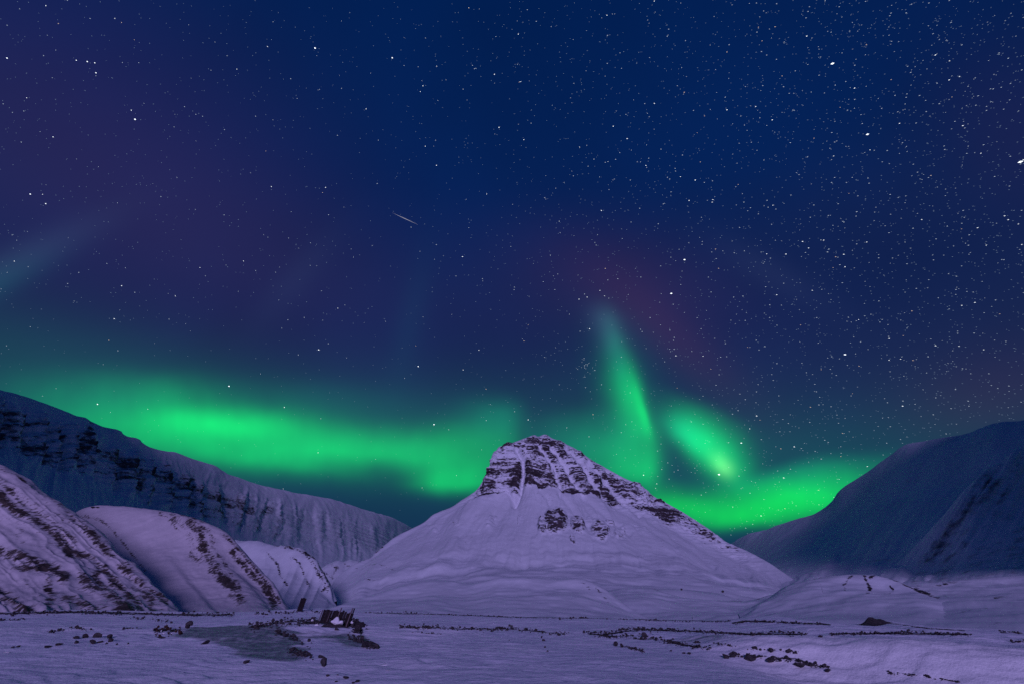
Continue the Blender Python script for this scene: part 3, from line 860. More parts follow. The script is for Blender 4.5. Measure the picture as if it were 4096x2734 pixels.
# mound round the ruined wall
Z2 = Z2 + .35 * np.exp(-(((X2 + 15.0) / 4.5) ** 2 + ((Y2 - 48) / 7) ** 2)) + .12 * np.exp(-(((X2 + 10.5) / 3) ** 2 + ((Y2 - 33) / 6) ** 2))
drop = sstep(0, 34, Y2 - Ye)
Z2 = Z2 - drop * 13
pt = np.stack([X2, Y2, Z2], -1)
pxt, pyt = proj(np.stack([X2, np.maximum(Y2, 2), Z2], -1))
wob = fbm(X2 * .35, Y2 * .35, oct=4, seed=220)
ice = np.zeros_like(Z2)
for poly, am in [([(690, 2545), (760, 2512), (880, 2502), (1020, 2498), (1130, 2500), (1180, 2530), (1210, 2560), (1235, 2590), (1215, 2640), (1150, 2645), (1060, 2635), (950, 2625), (930, 2590), (820, 2558)], 1.0),
                 ([(1190, 2522), (1300, 2530), (1430, 2530), (1470, 2560), (1500, 2590), (1400, 2590), (1330, 2565), (1220, 2545)], .75),
                 ([(2690, 2555), (2760, 2545), (2860, 2535), (2930, 2545), (2920, 2556), (2780, 2566), (2700, 2566)], .7)]:
    xs = [q[0] for q in poly]
    ys = [q[1] for q in poly]
    m = inside(pxt + wob * 26, pyt + wob * 7, poly)
    ice = np.maximum(ice, m * am)
# soften
for _ in range(22):
    ice[1:-1] = (ice[:-2] + 2 * ice[1:-1] + ice[2:]) / 4
    ice[:, 1:-1] = (ice[:, :-2] + 2 * ice[:, 1:-1] + ice[:, 2:]) / 4
fine = fbm(X2 * 1.2, Y2 * 1.2, oct=4, seed=221)
grit = polys(pxt, pyt, fine, [([(0, 2452), (280, 2446), (560, 2452), (700, 2456), (850, 2458), (920, 2456)], 7, .55), ([(620, 2520), (720, 2520)], 14, .5), ([(1000, 2505), (1150, 2488), (1270, 2482)], 18, .46), ([(1390, 2480), (1440, 2510), (1450, 2550), (1510, 2585)], 16, .52),
                              ([(1100, 2520), (1180, 2560), (1240, 2590)], 12, .42), ([(1620, 2506), (1850, 2512), (2060, 2514), (2260, 2534)], 5, .5), ([(2350, 2532), (2480, 2545), (2640, 2558), (2820, 2592)], 7, .5), ([(2420, 2535), (2560, 2516), (2800, 2524), (3000, 2534), (3210, 2536)], 6, .55),
                              ([(3330, 2534), (3560, 2531), (3880, 2536)], 6, .55), ([(3060, 2622), (3180, 2636), (3310, 2668)], 12, .45), ([(1500, 2450), (1800, 2456), (2100, 2468), (2390, 2470), (2700, 2480), (2920, 2482)], 3, .5), ([(2930, 2490), (2980, 2482), (3060, 2484), (3180, 2490), (3320, 2495)], 5, .6), ([(3440, 2492), (3500, 2488), (3560, 2490), (3700, 2510), (3860, 2520)], 4, .5),
                              ([(4000, 2526), (4100, 2532)], 4, .5)])
m, n = mat_new('terrace_snow')
co = n.add('ShaderNodeTexCoord').outputs['Object']
icea = n.add('ShaderNodeAttribute', attribute_name='ice').outputs['Fac']
gra = n.add('ShaderNodeAttribute', attribute_name='rock').outputs['Fac']
sca = n.add('ShaderNodeAttribute', attribute_name='scour_light').outputs['Fac']
nf = n.noise(co, 2.6, 6.0, .65)
n2_ = n.noise(co, .16, 4.0)
fi = n.smooth(n.math('ADD', icea, n.math('MULTIPLY', n.math('SUBTRACT', n.noise(n.add('ShaderNodeMapping', {'Vector': co, 'Scale': (.55, 1.1, 1)}).outputs[0], .9, 7.0, .68), .5), 1.7)), .25, .80)
fg = n.smooth(n.math('ADD', n.math('MULTIPLY', gra, 1.22), n.math('MULTIPLY', n.math('SUBTRACT', nf, .5), 1.3)), .42, .58)
snow = n.mix(n.smooth(n2_, .3, .7), (.78, .78, .86, 1), (.90, .88, .92, 1))
snow = n.mix(sca, snow, (.90, .88, .89, 1))  # whiter snow on the rough bank, pool of light put into the colour
snow = n.mix(n.math('MULTIPLY', n.smooth(n.noise(co, 6.0, 3.0), .35, .75), .35), snow, (.62, .63, .70, 1))
icec = n.mix(n.smooth(n.noise(co, 1.6, 6.0, .7), .35, .7), (.15, .18, .19, 1), (.42, .44, .46, 1))
col = n.mix(fi, snow, icec)
col = n.mix(fg, col, (.030, .025, .028, 1))
hgt = n.math('ADD', n.noise(co, 1.1, 6.0, .6), n.math('MULTIPLY', n.noise(co, 9.0, 3.0), .25))
bp = n.add('ShaderNodeBump', {'Strength': .9, 'Distance': .12, 'Height': hgt})
bs = n.add('ShaderNodeBsdfPrincipled', {'Base Color': col, 'Normal': bp.outputs[0], 'Roughness': n.math('SUBTRACT', .85, n.math('MULTIPLY', fi, .25))})
bs.inputs['Specular IOR Level'].default_value = .08
n.add('ShaderNodeOutputMaterial', {'Surface': bs.outputs[0]})
M_terr = m
me = grid_mesh('ground', pt, M_terr, {'ice': ice, 'rock': np.clip(grit, 0, 1), 'scour_light': np.clip(scour_light, 0, 1)})
ground = link('ground', me, kind='structure')
nq = me.polygons
vv = pt.reshape(-1, 3)
idx = np.arange(len(Yv) * nu).reshape(len(Yv), nu)[30:, :]
fq = np.stack([idx[:-1, :-1], idx[1:, :-1], idx[1:, 1:], idx[:-1, 1:]], -1).reshape(-1, 4)
bvh = BVHTree.FromPolygons([tuple(a) for a in vv.tolist()], [tuple(a) for a in fq.tolist()])


def hit(px, py, far=None):
    d = Vector(tuple(float(c) for c in ray(px, py))).normalized()
    r = bvh.ray_cast(Vector((0, 0, EYE)), d)
    if r[0] is None:
        return None
    if far and r[0].y > far:
        return None
    return r[0], r[3]


def px_size(n_px, dist_y, px=2048):
    """metres covered by n_px of the 4096-wide picture at a forward distance"""
    return n_px / 2048 * dist_y * 1.145


# ------------------------------------------------------------------ rocks
def tag(o, label, cat, group=None):
    o['label'] = label
    o['category'] = cat
    if group:
        o['group'] = group
    return o


M_rock = plain_mat('dark_rock', (.026, .022, .024), (.075, .064, .066), 5.0, rough=.9)
M_red = plain_mat('rusty_rock', (.035, .016, .012), (.075, .035, .028), 4.0, rough=.9)
M_snow = plain_mat('clean_snow', (.78, .76, .78), (.86, .84, .85), 5.0, rough=.7)


def rock_mesh(seed, sub=2, tall=1.0, mat=None, name='rock'):
    r = random.Random(seed)
    bm = bmesh.new()
    bmesh.ops.create_icosphere(bm, subdivisions=sub, radius=.5)
    cuts = [(Vector((r.gauss(0, 1), r.gauss(0, 1), r.gauss(0, .8))).normalized(), r.uniform(.20, .38)) for _ in range(10)]
    for vt in bm.verts:
        c = vt.co
        for nn, dd in cuts:
            k = c.dot(nn) - dd
            if k > 0:
                c = c - nn * k
        vt.co = Vector((c.x * r.uniform(.97, 1.03), c.y * r.uniform(.97, 1.03), c.z * tall * r.uniform(.97, 1.03)))
    m = bpy.data.meshes.new(name)
    bm.to_mesh(m)
    bm.free()
    m.materials.append(mat or M_rock)
    return m


rock_meshes = [rock_mesh(s, 2, tall=[.6, .75, .9, .5][s % 4]) for s in range(14)]
small_src = [rock_mesh(100 + s, 1, tall=.8) for s in range(6)]
red_meshes = [rock_mesh(200 + s, 2, tall=.8, mat=M_red) for s in range(4)]

# band: polyline in the picture, half width, how many, size range, label, group
bands = [
    ([(0, 2453), (280, 2446), (420, 2452), (560, 2453), (700, 2456), (850, 2458), (930, 2456)], 8, 330, (5, 16), 'dark angular rock in the long stone strip below the speckled left hillside', 'rocks strewn along the left terrace edge'),
    ([(520, 2470), (600, 2476), (680, 2484)], 8, 40, (6, 15), 'dark rock in the loose scatter before the left stone strip', 'rocks scattered before the left strip'),
    ([(0, 2480), (60, 2478), (115, 2475)], 3, 30, (6, 14), 'dark rock in the short strip at the far left', 'rocks in the far left strip'),
    ([(190, 2528), (245, 2518), (300, 2508), (340, 2516), (372, 2518)], 5, 60, (6, 18), 'dark rock in the small peaked rubble pile on the left snow', 'rocks of the small left pile'),
    ([(490, 2514), (570, 2511)], 3, 22, (6, 12), 'small dark rock in the thin row left of the reddish pile', 'rocks in the thin left row'),
    ([(1000, 2505), (1060, 2500), (1130, 2490), (1200, 2485), (1280, 2478)], 16, 190, (6, 20), 'dark rock of the rubble strewn left of the plank wall', 'rubble left of the plank wall'),
    ([(1020, 2455), (1110, 2452), (1200, 2446), (1280, 2446)], 7, 90, (5, 14), 'small dark stone on the rise around the leaning post', 'stones round the leaning post'),
    ([(1100, 2525), (1160, 2540), (1200, 2560)], 10, 46, (9, 24), 'dark rock lying on the teal ice below the rubble', 'rocks on the ice patch'),
    ([(1150, 2600), (1200, 2612), (1250, 2625)], 13, 60, (9, 26), 'dark rock in the loose cluster at the near edge of the ice', 'rocks at the near edge of the ice'),
    ([(1400, 2478), (1435, 2495), (1440, 2515), (1405, 2530)], 12, 90, (8, 24), 'dark blocky rock heaped against the right end of the plank wall', 'rocks heaped right of the plank wall'),
    ([(1390, 2545), (1440, 2565), (1480, 2582), (1515, 2588)], 10, 80, (8, 26), 'dark rock in the trail running down right from the plank wall', 'rocks in the trail below the wall'),
    ([(1450, 2449), (1560, 2449), (1700, 2454), (1850, 2459), (2000, 2465), (2110, 2472)], 3, 170, (4, 11), 'tiny dark stone on the thin far line below the central mountain', 'stones on the thin far line'),
    ([(2240, 2474), (2300, 2470), (2390, 2468)], 4, 50, (6, 16), 'dark stone in the short heap under the central snow mound', 'stones of the far heap'),
    ([(2390, 2470), (2600, 2480), (2760, 2486), (2920, 2485)], 3, 130, (4, 11), 'tiny dark stone on the far line right of centre', 'stones on the far line right of centre'),
    ([(1600, 2506), (1720, 2508), (1850, 2512), (1950, 2518), (2050, 2512), (2120, 2522), (2200, 2532), (2285, 2534)], 8, 250, (5, 18), 'dark rock in the long stone strip across the middle of the snow', 'rocks of the middle strip'),
    ([(1645, 2528), (1700, 2530), (1765, 2534)], 2, 26, (5, 12), 'small dark stone in the short row before the middle strip', 'stones before the middle strip'),
    ([(2335, 2530), (2380, 2532), (2450, 2526), (2520, 2515), (2620, 2518), (2800, 2523), (2870, 2530), (3000, 2535), (3100, 2530), (3230, 2538)], 7, 330, (6, 18), 'dark rock in the upper stone strip right of centre', 'rocks of the upper right strip'),
    ([(2380, 2538), (2440, 2548), (2520, 2542), (2590, 2545), (2660, 2562), (2720, 2575), (2780, 2586), (2835, 2592)], 8, 190, (6, 20), 'dark rock in the second stone strip slanting down right of centre', 'rocks of the second right strip'),
    ([(2495, 2584), (2540, 2596), (2575, 2606)], 6, 44, (7, 18), 'dark rock in the short slanting row beside two pointed boulders', 'rocks beside the two pointed boulders'),
    ([(2775, 2567), (2850, 2572), (2910, 2580), (2960, 2588)], 4, 40, (7, 16), 'dark rock in the row beside the grey bare patch on the right', 'rocks beside the grey patch'),
    ([(2985, 2592), (3070, 2598), (3130, 2604), (3195, 2612)], 5, 34, (7, 20), 'dark rock in the row above the boulder train on the right', 'rocks above the boulder train'),
    ([(2900, 2622), (3000, 2625), (3080, 2634), (3180, 2642), (3250, 2660), (3315, 2670)], 9, 80, (9, 32), 'dark boulder in the boulder train below the pale scoured bank', 'boulder train on the right'),
    ([(3320, 2535), (3420, 2533), (3500, 2531), (3620, 2529), (3720, 2531), (3890, 2538)], 6, 230, (6, 16), 'dark rock in the far right stone strip', 'rocks of the far right strip'),
    ([(2940, 2494), (2980, 2484), (3050, 2485), (3170, 2490), (3320, 2496)], 4, 150, (5, 14), 'dark stone on the low bank beneath the snow capped rise', 'stones on the low bank'),
    ([(4000, 2523), (4096, 2531)], 3, 36, (5, 13), 'small dark stone on the terrace edge at the far right', 'stones on the far right edge'),
    ([(4045, 2567), (4110, 2563)], 3, 24, (7, 15), 'dark stone in the small cluster at the right picture edge', 'stones at the right end'),
    ([(3555, 2690), (3640, 2698), (3700, 2705), (3760, 2715), (3840, 2727)], 4, 44, (7, 20), 'dark stone in the line along the foot of the scoured bank', 'stones along the bank foot'),
    ([(610, 2515), (660, 2512), (730, 2520), (700, 2535), (620, 2537)], 10, 60, (7, 20), 'reddish brown rock in the rusty rubble pile on the left', 'rocks of the reddish pile'),
]
singles = [  # picture x, y of the foot, width, tall, label
    (340, 2549, 26, .8, 'dark peaked boulder left of its twin in the left boulder cluster'), (388, 2548, 24, .9, 'dark pointed boulder leaning right in the left boulder cluster'),
    (437, 2550, 20, .7, 'low dark boulder at the right end of the left boulder cluster'), (302, 2552, 28, .5, 'flat dark slab behind the left boulder cluster'),
    (368, 2572, 24, .8, 'blocky dark boulder nearest the viewer in the left boulder cluster'), (440, 2564, 20, 1.0, 'upright dark stone below the low boulder on the left'),
    (303, 2571, 16, .7, 'dark stone below the flat slab on the left'), (402, 2568, 22, .45, 'thin flat dark stone between the left cluster boulders'),
    (237, 2579, 22, .6, 'dark stone alone to the left of the boulder cluster'), (425, 2574, 13, .6, 'small flat stone under the upright stone on the left'),
    (187, 2589, 28, .3, 'thin dark slab half sunk in snow on the left'), (50, 2590, 14, .7, 'tiny dark stone near the left picture edge, outer one of two'),
    (74, 2586, 15, .6, 'tiny dark stone near the left picture edge, inner one of two'), (467, 2577, 10, .7, 'tiny stone trailing right of the left boulder cluster'),
    (511, 2574, 9, .8, 'lone tiny stone far right of the left boulder cluster'), (755, 2500, 21, 1.0, 'sharp dark fin of rock above the reddish pile'),
    (750, 2511, 22, .6, 'dark rock under the sharp fin beside the reddish pile'), (645, 2551, 26, .4, 'flat dark stone in front of the reddish pile'),
    (820, 2574, 30, .6, 'small dark rock with snow on top at the left rim of the ice'), (985, 2650, 26, .6, 'slate blue rock alone on the snow below the ice patch'),
    (1294, 2662, 28, 1.15, 'dark cone shaped boulder nearest below the rubble'), (1280, 2630, 22, .8, 'dark round boulder just behind the cone shaped boulder'), (1297, 2631, 13, .7, 'small stone right of the dark round boulder'),
    (1346, 2518, 22, .6, 'dark block on snow in front of the plank wall'), (1236, 2564, 15, .8, 'dark stone on the snow strip right of the ice'), (1245, 2571, 7, .8, 'tiny stone beside the snow strip stone'),
    (1447, 2560, 18, 1.3, 'hooked upright dark rock on the snow right of the rubble trail'), (1428, 2524, 30, .7, 'large dark block at the lower right of the plank wall'),
    (1460, 2588, 34, .75, 'big dark lump in the trail below the plank wall'), (1506, 2591, 28, .75, 'dark lump at the right tip of the trail below the wall'),
    (1310, 2703, 14, .5, 'small dark stone low on the snow, bottom left of centre'), (1384, 2711, 30, .4, 'flat dark bluish rock at the bottom of the picture'),
    (1350, 2698, 9, .5, 'tiny dark stone above the flat bluish rock'), (1412, 2731, 12, .7, 'dark stone at the bottom rim below the flat bluish rock'), (1430, 2725, 22, .35, 'thin dark slab at the bottom rim right of the flat bluish rock'),
    (1344, 2725, 18, .35, 'thin dark sliver at the bottom rim left of the flat bluish rock'), (2166, 2550, 9, 1.3, 'small upright stone below the middle strip'),
    (2173, 2561, 18, .5, 'small flat stone below the upright one under the middle strip'), (2181, 2588, 9, .6, 'tiny stone midway down the lone trail in the middle'), (2191, 2604, 11, .7, 'dark stone at the lower end of the lone trail in the middle'),
    (2037, 2560, 5, .9, 'tiny dot of stone under the right part of the middle strip'), (2463, 2582, 20, 1.0, 'grey pointed boulder, left one of two right of centre'), (2488, 2587, 16, 1.2, 'dark pointed boulder, right one of two right of centre'),
    (2577, 2545, 18, 1.1, 'tall dark rock crowning the second right strip'), (2684, 2603, 10, .5, 'tiny flat stone alone right of centre'), (2737, 2612, 14, .6, 'small grey stone, left of a pair right of centre'), (2757, 2614, 16, .6, 'small dark stone, right of a pair right of centre'),
    (2903, 2630, 26, .8, 'dark boulder with a snowy flank at the head of the boulder train'), (2998, 2636, 42, .55, 'broad dark boulder in the middle of the boulder train'), (3085, 2644, 40, .6, 'broad dark boulder right of the middle of the boulder train'),
    (3205, 2668, 44, .65, 'largest dark boulder near the low end of the boulder train'), (3155, 2606, 22, .7, 'pointed dark stone on the pale snow above the boulder train'), (3086, 2606, 22, .7, 'dark stone in front of the pale bank, left of the pointed stone'),
    (3282, 2546, 20, .6, 'small dark mound shaped stone between two right hand strips'), (2727, 2359, 11, .9, 'small dark block alone on the lower slope, left of two'), (2892, 2368, 11, .9, 'small dark block alone on the lower slope, right of two'),
]
# the two blocks on the slope and two rocks on the hill crest stand on the hills, not on the terrace
deps = bpy.context.evaluated_depsgraph_get()


def hit_scene(px, py):
    deps.update()
    d = Vector(tuple(float(c) for c in ray(px, py))).normalized()
    ok, loc, nn, i, ob, mx = S.ray_cast(deps, Vector((0, 0, EYE)), d)
    return (loc, (loc - Vector((0, 0, EYE))).length) if ok else None


bpy.context.view_layer.update()
deps = bpy.context.evaluated_depsgraph_get()
count_single = 0


def put_rock(mesh, loc, width, tall, rz, sink=.12, name='rock'):
    o = bpy.data.objects.new(name, mesh)
    C.objects.link(o)
    o.location = (loc.x, loc.y, loc.z + width * tall * (.34 - sink))
    o.scale = (width, width * .85, width * tall * 1.15)
    o.rotation_euler = (random.uniform(-.18, .18), random.uniform(-.18, .18), rz)
    return o


for k, (x, y, wpx, tall, lab) in enumerate(singles):
    h = hit_scene(x, y) if y < 2440 else hit(x, y, 130)
    if h is None:
        h = hit_scene(x, y)
    if h is None:
        continue
    loc, dist = h
    wd = px_size(wpx, loc.y)
    o = put_rock(rock_meshes[k % len(rock_meshes)], loc, wd * 1.05, tall, random.uniform(0, 6.28), name='boulder' if wpx > 19 else 'rock')
    tag(o, lab, 'rock')

cand = []
for bi, (pts, hw_, cnt, (s0, s1), lab, grp) in enumerate(bands):
    cnt = int(cnt * 1.6)
    s0 *= .7
    seg = [math.hypot(b[0] - a[0], b[1] - a[1]) for a, b in zip(pts, pts[1:])]
    tot = sum(seg)
    clump = [random.uniform(0, tot) for _ in range(max(3, cnt // 9))]
    for i in range(cnt):
        if random.random() < .65:
            d = min(max(random.gauss(random.choice(clump), tot * .02 + 4), 0), tot)
        else:
            d = random.uniform(0, tot)
        k = 0
        while k < len(seg) - 1 and d > seg[k]:
            d -= seg[k]
            k += 1
        f = d / seg[k]
        x = pts[k][0] + (pts[k + 1][0] - pts[k][0]) * f + random.gauss(0, hw_ * .5)
        y = pts[k][1] + (pts[k + 1][1] - pts[k][1]) * f + random.gauss(0, hw_ * .55)
        sz = s0 + (s1 - s0) * random.random() ** 3.2
        h = hit(x, y, 112)
        if h is None:
            continue
        u_ = (x - pts[0][0]) / (pts[-1][0] - pts[0][0] + 1e-6)
        cand.append((sz, x, y, h[0], bi, u_))
cand.sort(key=lambda c: -c[0])
N_IND = 300 - len(singles)
rest_v, rest_f, rest_m = [], [], []
nv0 = 0
src = [(np.array([v.co[:] for v in m_.vertices]), np.array([p_.vertices[:] for p_ in m_.polygons])) for m_ in small_src]
for i, (sz, x, y, loc, bi, u_) in enumerate(cand):
    wd = px_size(sz * .78, loc.y)
    tall = random.uniform(.35, .95)
    red = bi == len(bands) - 1
    if i < N_IND:
        o = put_rock(random.choice(red_meshes if red else rock_meshes), loc, wd, tall, random.uniform(0, 6.28))
        where = 'left end' if u_ < .33 else 'right end' if u_ > .67 else 'middle part'
        size = 'large ' if sz > .72 * bands[bi][3][1] and len(bands[bi][4].split()) < 14 else ''
        tag(o, size + bands[bi][4] + ', ' + where, 'rock', bands[bi][5] + ' ' + where)
    else:
        vs_, fs_ = random.choice(src)
        a = random.uniform(0, 6.28)
        R = np.array([[math.cos(a), -math.sin(a), 0], [math.sin(a), math.cos(a), 0], [0, 0, 1]])
        q = (vs_ * np.array([wd, wd * .85, wd * tall])) @ R.T + np.array([loc.x, loc.y, loc.z + wd * tall * .35])
        rest_v.append(q)
        rest_f.append(fs_ + nv0)
        rest_m += [1 if red else 0] * len(fs_)
        nv0 += len(q)
me = bpy.data.meshes.new('gravel')
me.from_pydata(np.concatenate(rest_v).tolist(), [], np.concatenate(rest_f).tolist())
me.materials.append(M_rock)
me.materials.append(M_red)
me.polygons.foreach_set('material_index', np.array(rest_m, np.int32))
o = link('gravel', me, kind='stuff')
tag(o, 'small dark stones filling the rocky strips across the snow', 'gravel')

# two rocks on the crest of the rounded hill
for (x, y, wpx, lab) in [(372, 2028, 16, 'dark rock on the crest of the rounded left hill, left of two'), (390, 2027, 12, 'dark rock on the crest of the rounded left hill, right of two')]:
    h = hit_scene(x, y + 3)
    if h:
        o = put_rock(rock_meshes[3], h[0], px_size(wpx, h[0].y), .7, 1.0)
        tag(o, lab, 'rock')

# dark earth mound on the far edge, right
h = hit(3505, 2496, 120)
if h:
    loc = h[0]
    u = px_size(1, loc.y)
    Xg, Yg = np.meshgrid(np.linspace(-1, 1, 70), np.linspace(-1, 1, 40))
    rx = np.where(Xg < -.35, (Xg + .35) / .30, (Xg + .35) / .62)
    Zg = np.exp(-rx ** 2 - (Yg / .5) ** 2) * (1 + .25 * fbm(Xg * 5, Yg * 4, oct=3, seed=330)) - .10 + .05 * fbm(Xg * 16, Yg * 9, oct=2, seed=331)
    o = link('earth_mound', grid_mesh('earth_mound', np.stack([Xg * 85 * u, Yg * 2.4, Zg * 20 * u], -1), M_rock))
    o.location = (loc.x + 32 * u, loc.y + .8, loc.z + .02)
    tag(o, 'rounded dark earth mound on the far terrace edge at right', 'mound')

# ------------------------------------------------------------------ ruined plank wall, post, snow lumps
M_wood = plain_mat('weathered_wood', (.013, .010, .011), (.030, .022, .023), 9.0, rough=.85)
M_pale = plain_mat('bleached_wood', (.11, .085, .09), (.19, .15, .155), 8.0, rough=.8)
M_dark = plain_mat('tarred_wood', (.010, .007, .009), (.022, .015, .018), 9.0, rough=.85)


def box_mesh(name, sx, sy, sz, mat, bev=.01, jitter=0.0, seed=0, shear=0.0):
    r = random.Random(seed)
    bm = bmesh.new()
    bmesh.ops.create_cube(bm, size=1)
    for vt in bm.verts:
        vt.co = Vector((vt.co.x * sx, vt.co.y * sy, (vt.co.z + .5) * sz))
        if vt.co.z > sz * .5:
            vt.co.z += r.uniform(-jitter, jitter)
            vt.co.x += shear * sz
    bmesh.ops.bevel(bm, geom=bm.edges[:], offset=bev, segments=1, affect='EDGES')
    m = bpy.data.meshes.new(name)
    bm.to_mesh(m)
    bm.free()
    m.materials.append(mat)
    return m


def empty(name, loc, rz=0):
    e = bpy.data.objects.new(name, None)
    e.location = loc
    e.rotation_euler = (0, 0, rz)
    e.empty_display_size = .3
    C.objects.link(e)
    return e


loc = hit(1340, 2499)[0]
u = px_size(1, loc.y)                                   # metres per picture pixel there
wall = tag(empty('plank_shelter', loc, math.radians(-6)), 'ruined dark plank wall with pale leaning posts standing in the rubble', 'wall')
lean = .30
for i in range(13):
    x0 = (-48 + 7.4 * i) * u
    ht = (25 + .7 * i + random.uniform(-3.5, 3)) * u
    z0 = max(0, (14 - 1.1 * i)) * u
    o = link('plank', box_mesh('plank', random.uniform(6.9, 7.5) * u, .05, ht + .2, M_wood if i % 4 else M_dark, .008, .05, i, lean), wall)
    o.location = (x0, random.uniform(-.02, .03), z0 - .2 + .02)
    o.rotation_euler = (math.radians(6), 0, 0)
for x0, z0, ht, wd, mt in [(-52, 14, 30, 2.0, M_pale), (-25, 12, 27, 1.8, M_pale), (4, 6, 44, 2.8, M_pale), (38, -2, 51, 3.4, M_pale), (44, -2, 50, 3.0, M_wood)]:
    o = link('post', box_mesh('post', wd * u, .10, ht * u, mt, .01, .02, 3, lean), wall)
    o.location = (x0 * u, -.13, z0 * u - .05)
    o.rotation_euler = (math.radians(6), 0, 0)
o = link('rail', box_mesh('rail', 100 * u, .06, 4 * u, M_dark, .01, .01, 5), wall)
o.location = (0, .09, 16 * u)
o.rotation_euler = (0, math.radians(3), 0)

# dark rubble bank that the wall stands in
hp = []
Xg, Yg = np.meshgrid(np.linspace(-1, 1, 90), np.linspace(-1, 1, 50))
rr = np.sqrt((Xg * (1 + .15 * vnoise(Xg * 2, Yg * 2, seed=3))) ** 2 + Yg ** 2)
Zg = np.clip(1 - rr, 0, 1) ** .8 * (.62 + .45 * fbm(Xg * 5, Yg * 4, oct=4, seed=302)) + .10 * fbm(Xg * 14, Yg * 10, oct=3, seed=303) - .12
pg = np.stack([Xg * 58 * u, Yg * 1.3, Zg * 34 * u], -1)
me = grid_mesh('rubble_heap', pg, M_rock, smooth=False)
l2 = hit(1408, 2503)[0]
o = link('rubble_heap', me, kind='stuff')
o.location = (l2.x, l2.y + .75, l2.z - .08)
tag(o, 'dark rubble heap sloping down right beside the plank wall', 'rubble')
me2 = grid_mesh('rubble_heap', pg * np.array([.95, .8, .45]), M_rock, smooth=False)
l2 = hit(1262, 2489)[0]
o = link('rubble_heap', me2, kind='stuff')
o.location = (l2.x, l2.y + .6, l2.z - .05)
tag(o, 'low dark rubble bank left of the plank wall', 'rubble')

me3 = grid_mesh('rubble_heap', pg * np.array([1.0, .55, .62]), M_rock, smooth=False)
l2 = hit(1330, 2506)[0]
o = link('rubble_heap', me3, kind='stuff')
o.location = (l2.x, l2.y, l2.z - .05)
tag(o, 'dark rubble heap piled along the foot of the plank wall', 'rubble')

for x, y, wpx, tall, sd, lab in [(1346, 2490, 27, .85, 401, 'bright white angular snow block leaning on the plank wall'), (1331, 2492, 16, .6, 402, 'small white snow chunk left of the bright block at the wall'),
                                 (1366, 2494, 20, .5, 403, 'dull grey snow chunk right of the bright block at the wall'), (1409, 2493, 12, .7, 404, 'white snow chunk in the heap right of the wall'),
                                 (1248, 2483, 13, .6, 405, 'small white snow chunk in the rubble left of the wall'), (1266, 2500, 16, .5, 406, 'pale snow chunk at the near foot of the rubble left of the wall'),
                                 (645, 2525, 8, .8, 407, 'white snow bit in the reddish pile, upper one'), (688, 2534, 11, .6, 408, 'white snow bit in the reddish pile, right one'), (654, 2534, 8, .6, 409, 'white snow bit in the reddish pile, lower left one'),
                                 (1537, 2658, 36, .12, 410, 'flat pale snow crust patch on the snow below centre left'), (1552, 2678, 22, .10, 411, 'thin pale snow crust below the larger pale patch'), (28, 2608, 30, .12, 412, 'pale snow crust patch near the left picture edge')]:
    loc = hit(x, y)[0]
    o = put_rock(rock_mesh(sd, 2, 1.0, M_snow, 'snow_block'), loc, px_size(wpx, loc.y), tall, .3 * sd, name='snow_block')
    if y < 2500 and 1300 < x < 1420:                       # on top of the rubble in front of the planks
        o.location = P(x, y - 6, wall.location.y - .62)
    tag(o, lab, 'snow')

loc = hit(1196, 2444)[0]
u = px_size(1, loc.y)
post = tag(empty('leaning_post', loc), 'dark squat wooden post leaning right on the rise', 'post')
for i, x0 in enumerate((-5.7, 0, 5.7)):
    o = link('plank', box_mesh('plank', 5.5 * u, .12, (36 + (1, 2, 0)[i]) * u + .2, M_dark, .012, .03, 20 + i, .19), post)
    o.location = (x0 * u, .01 * i, -.2)

# ------------------------------------------------------------------ aurora
AUR_D = 24000.0


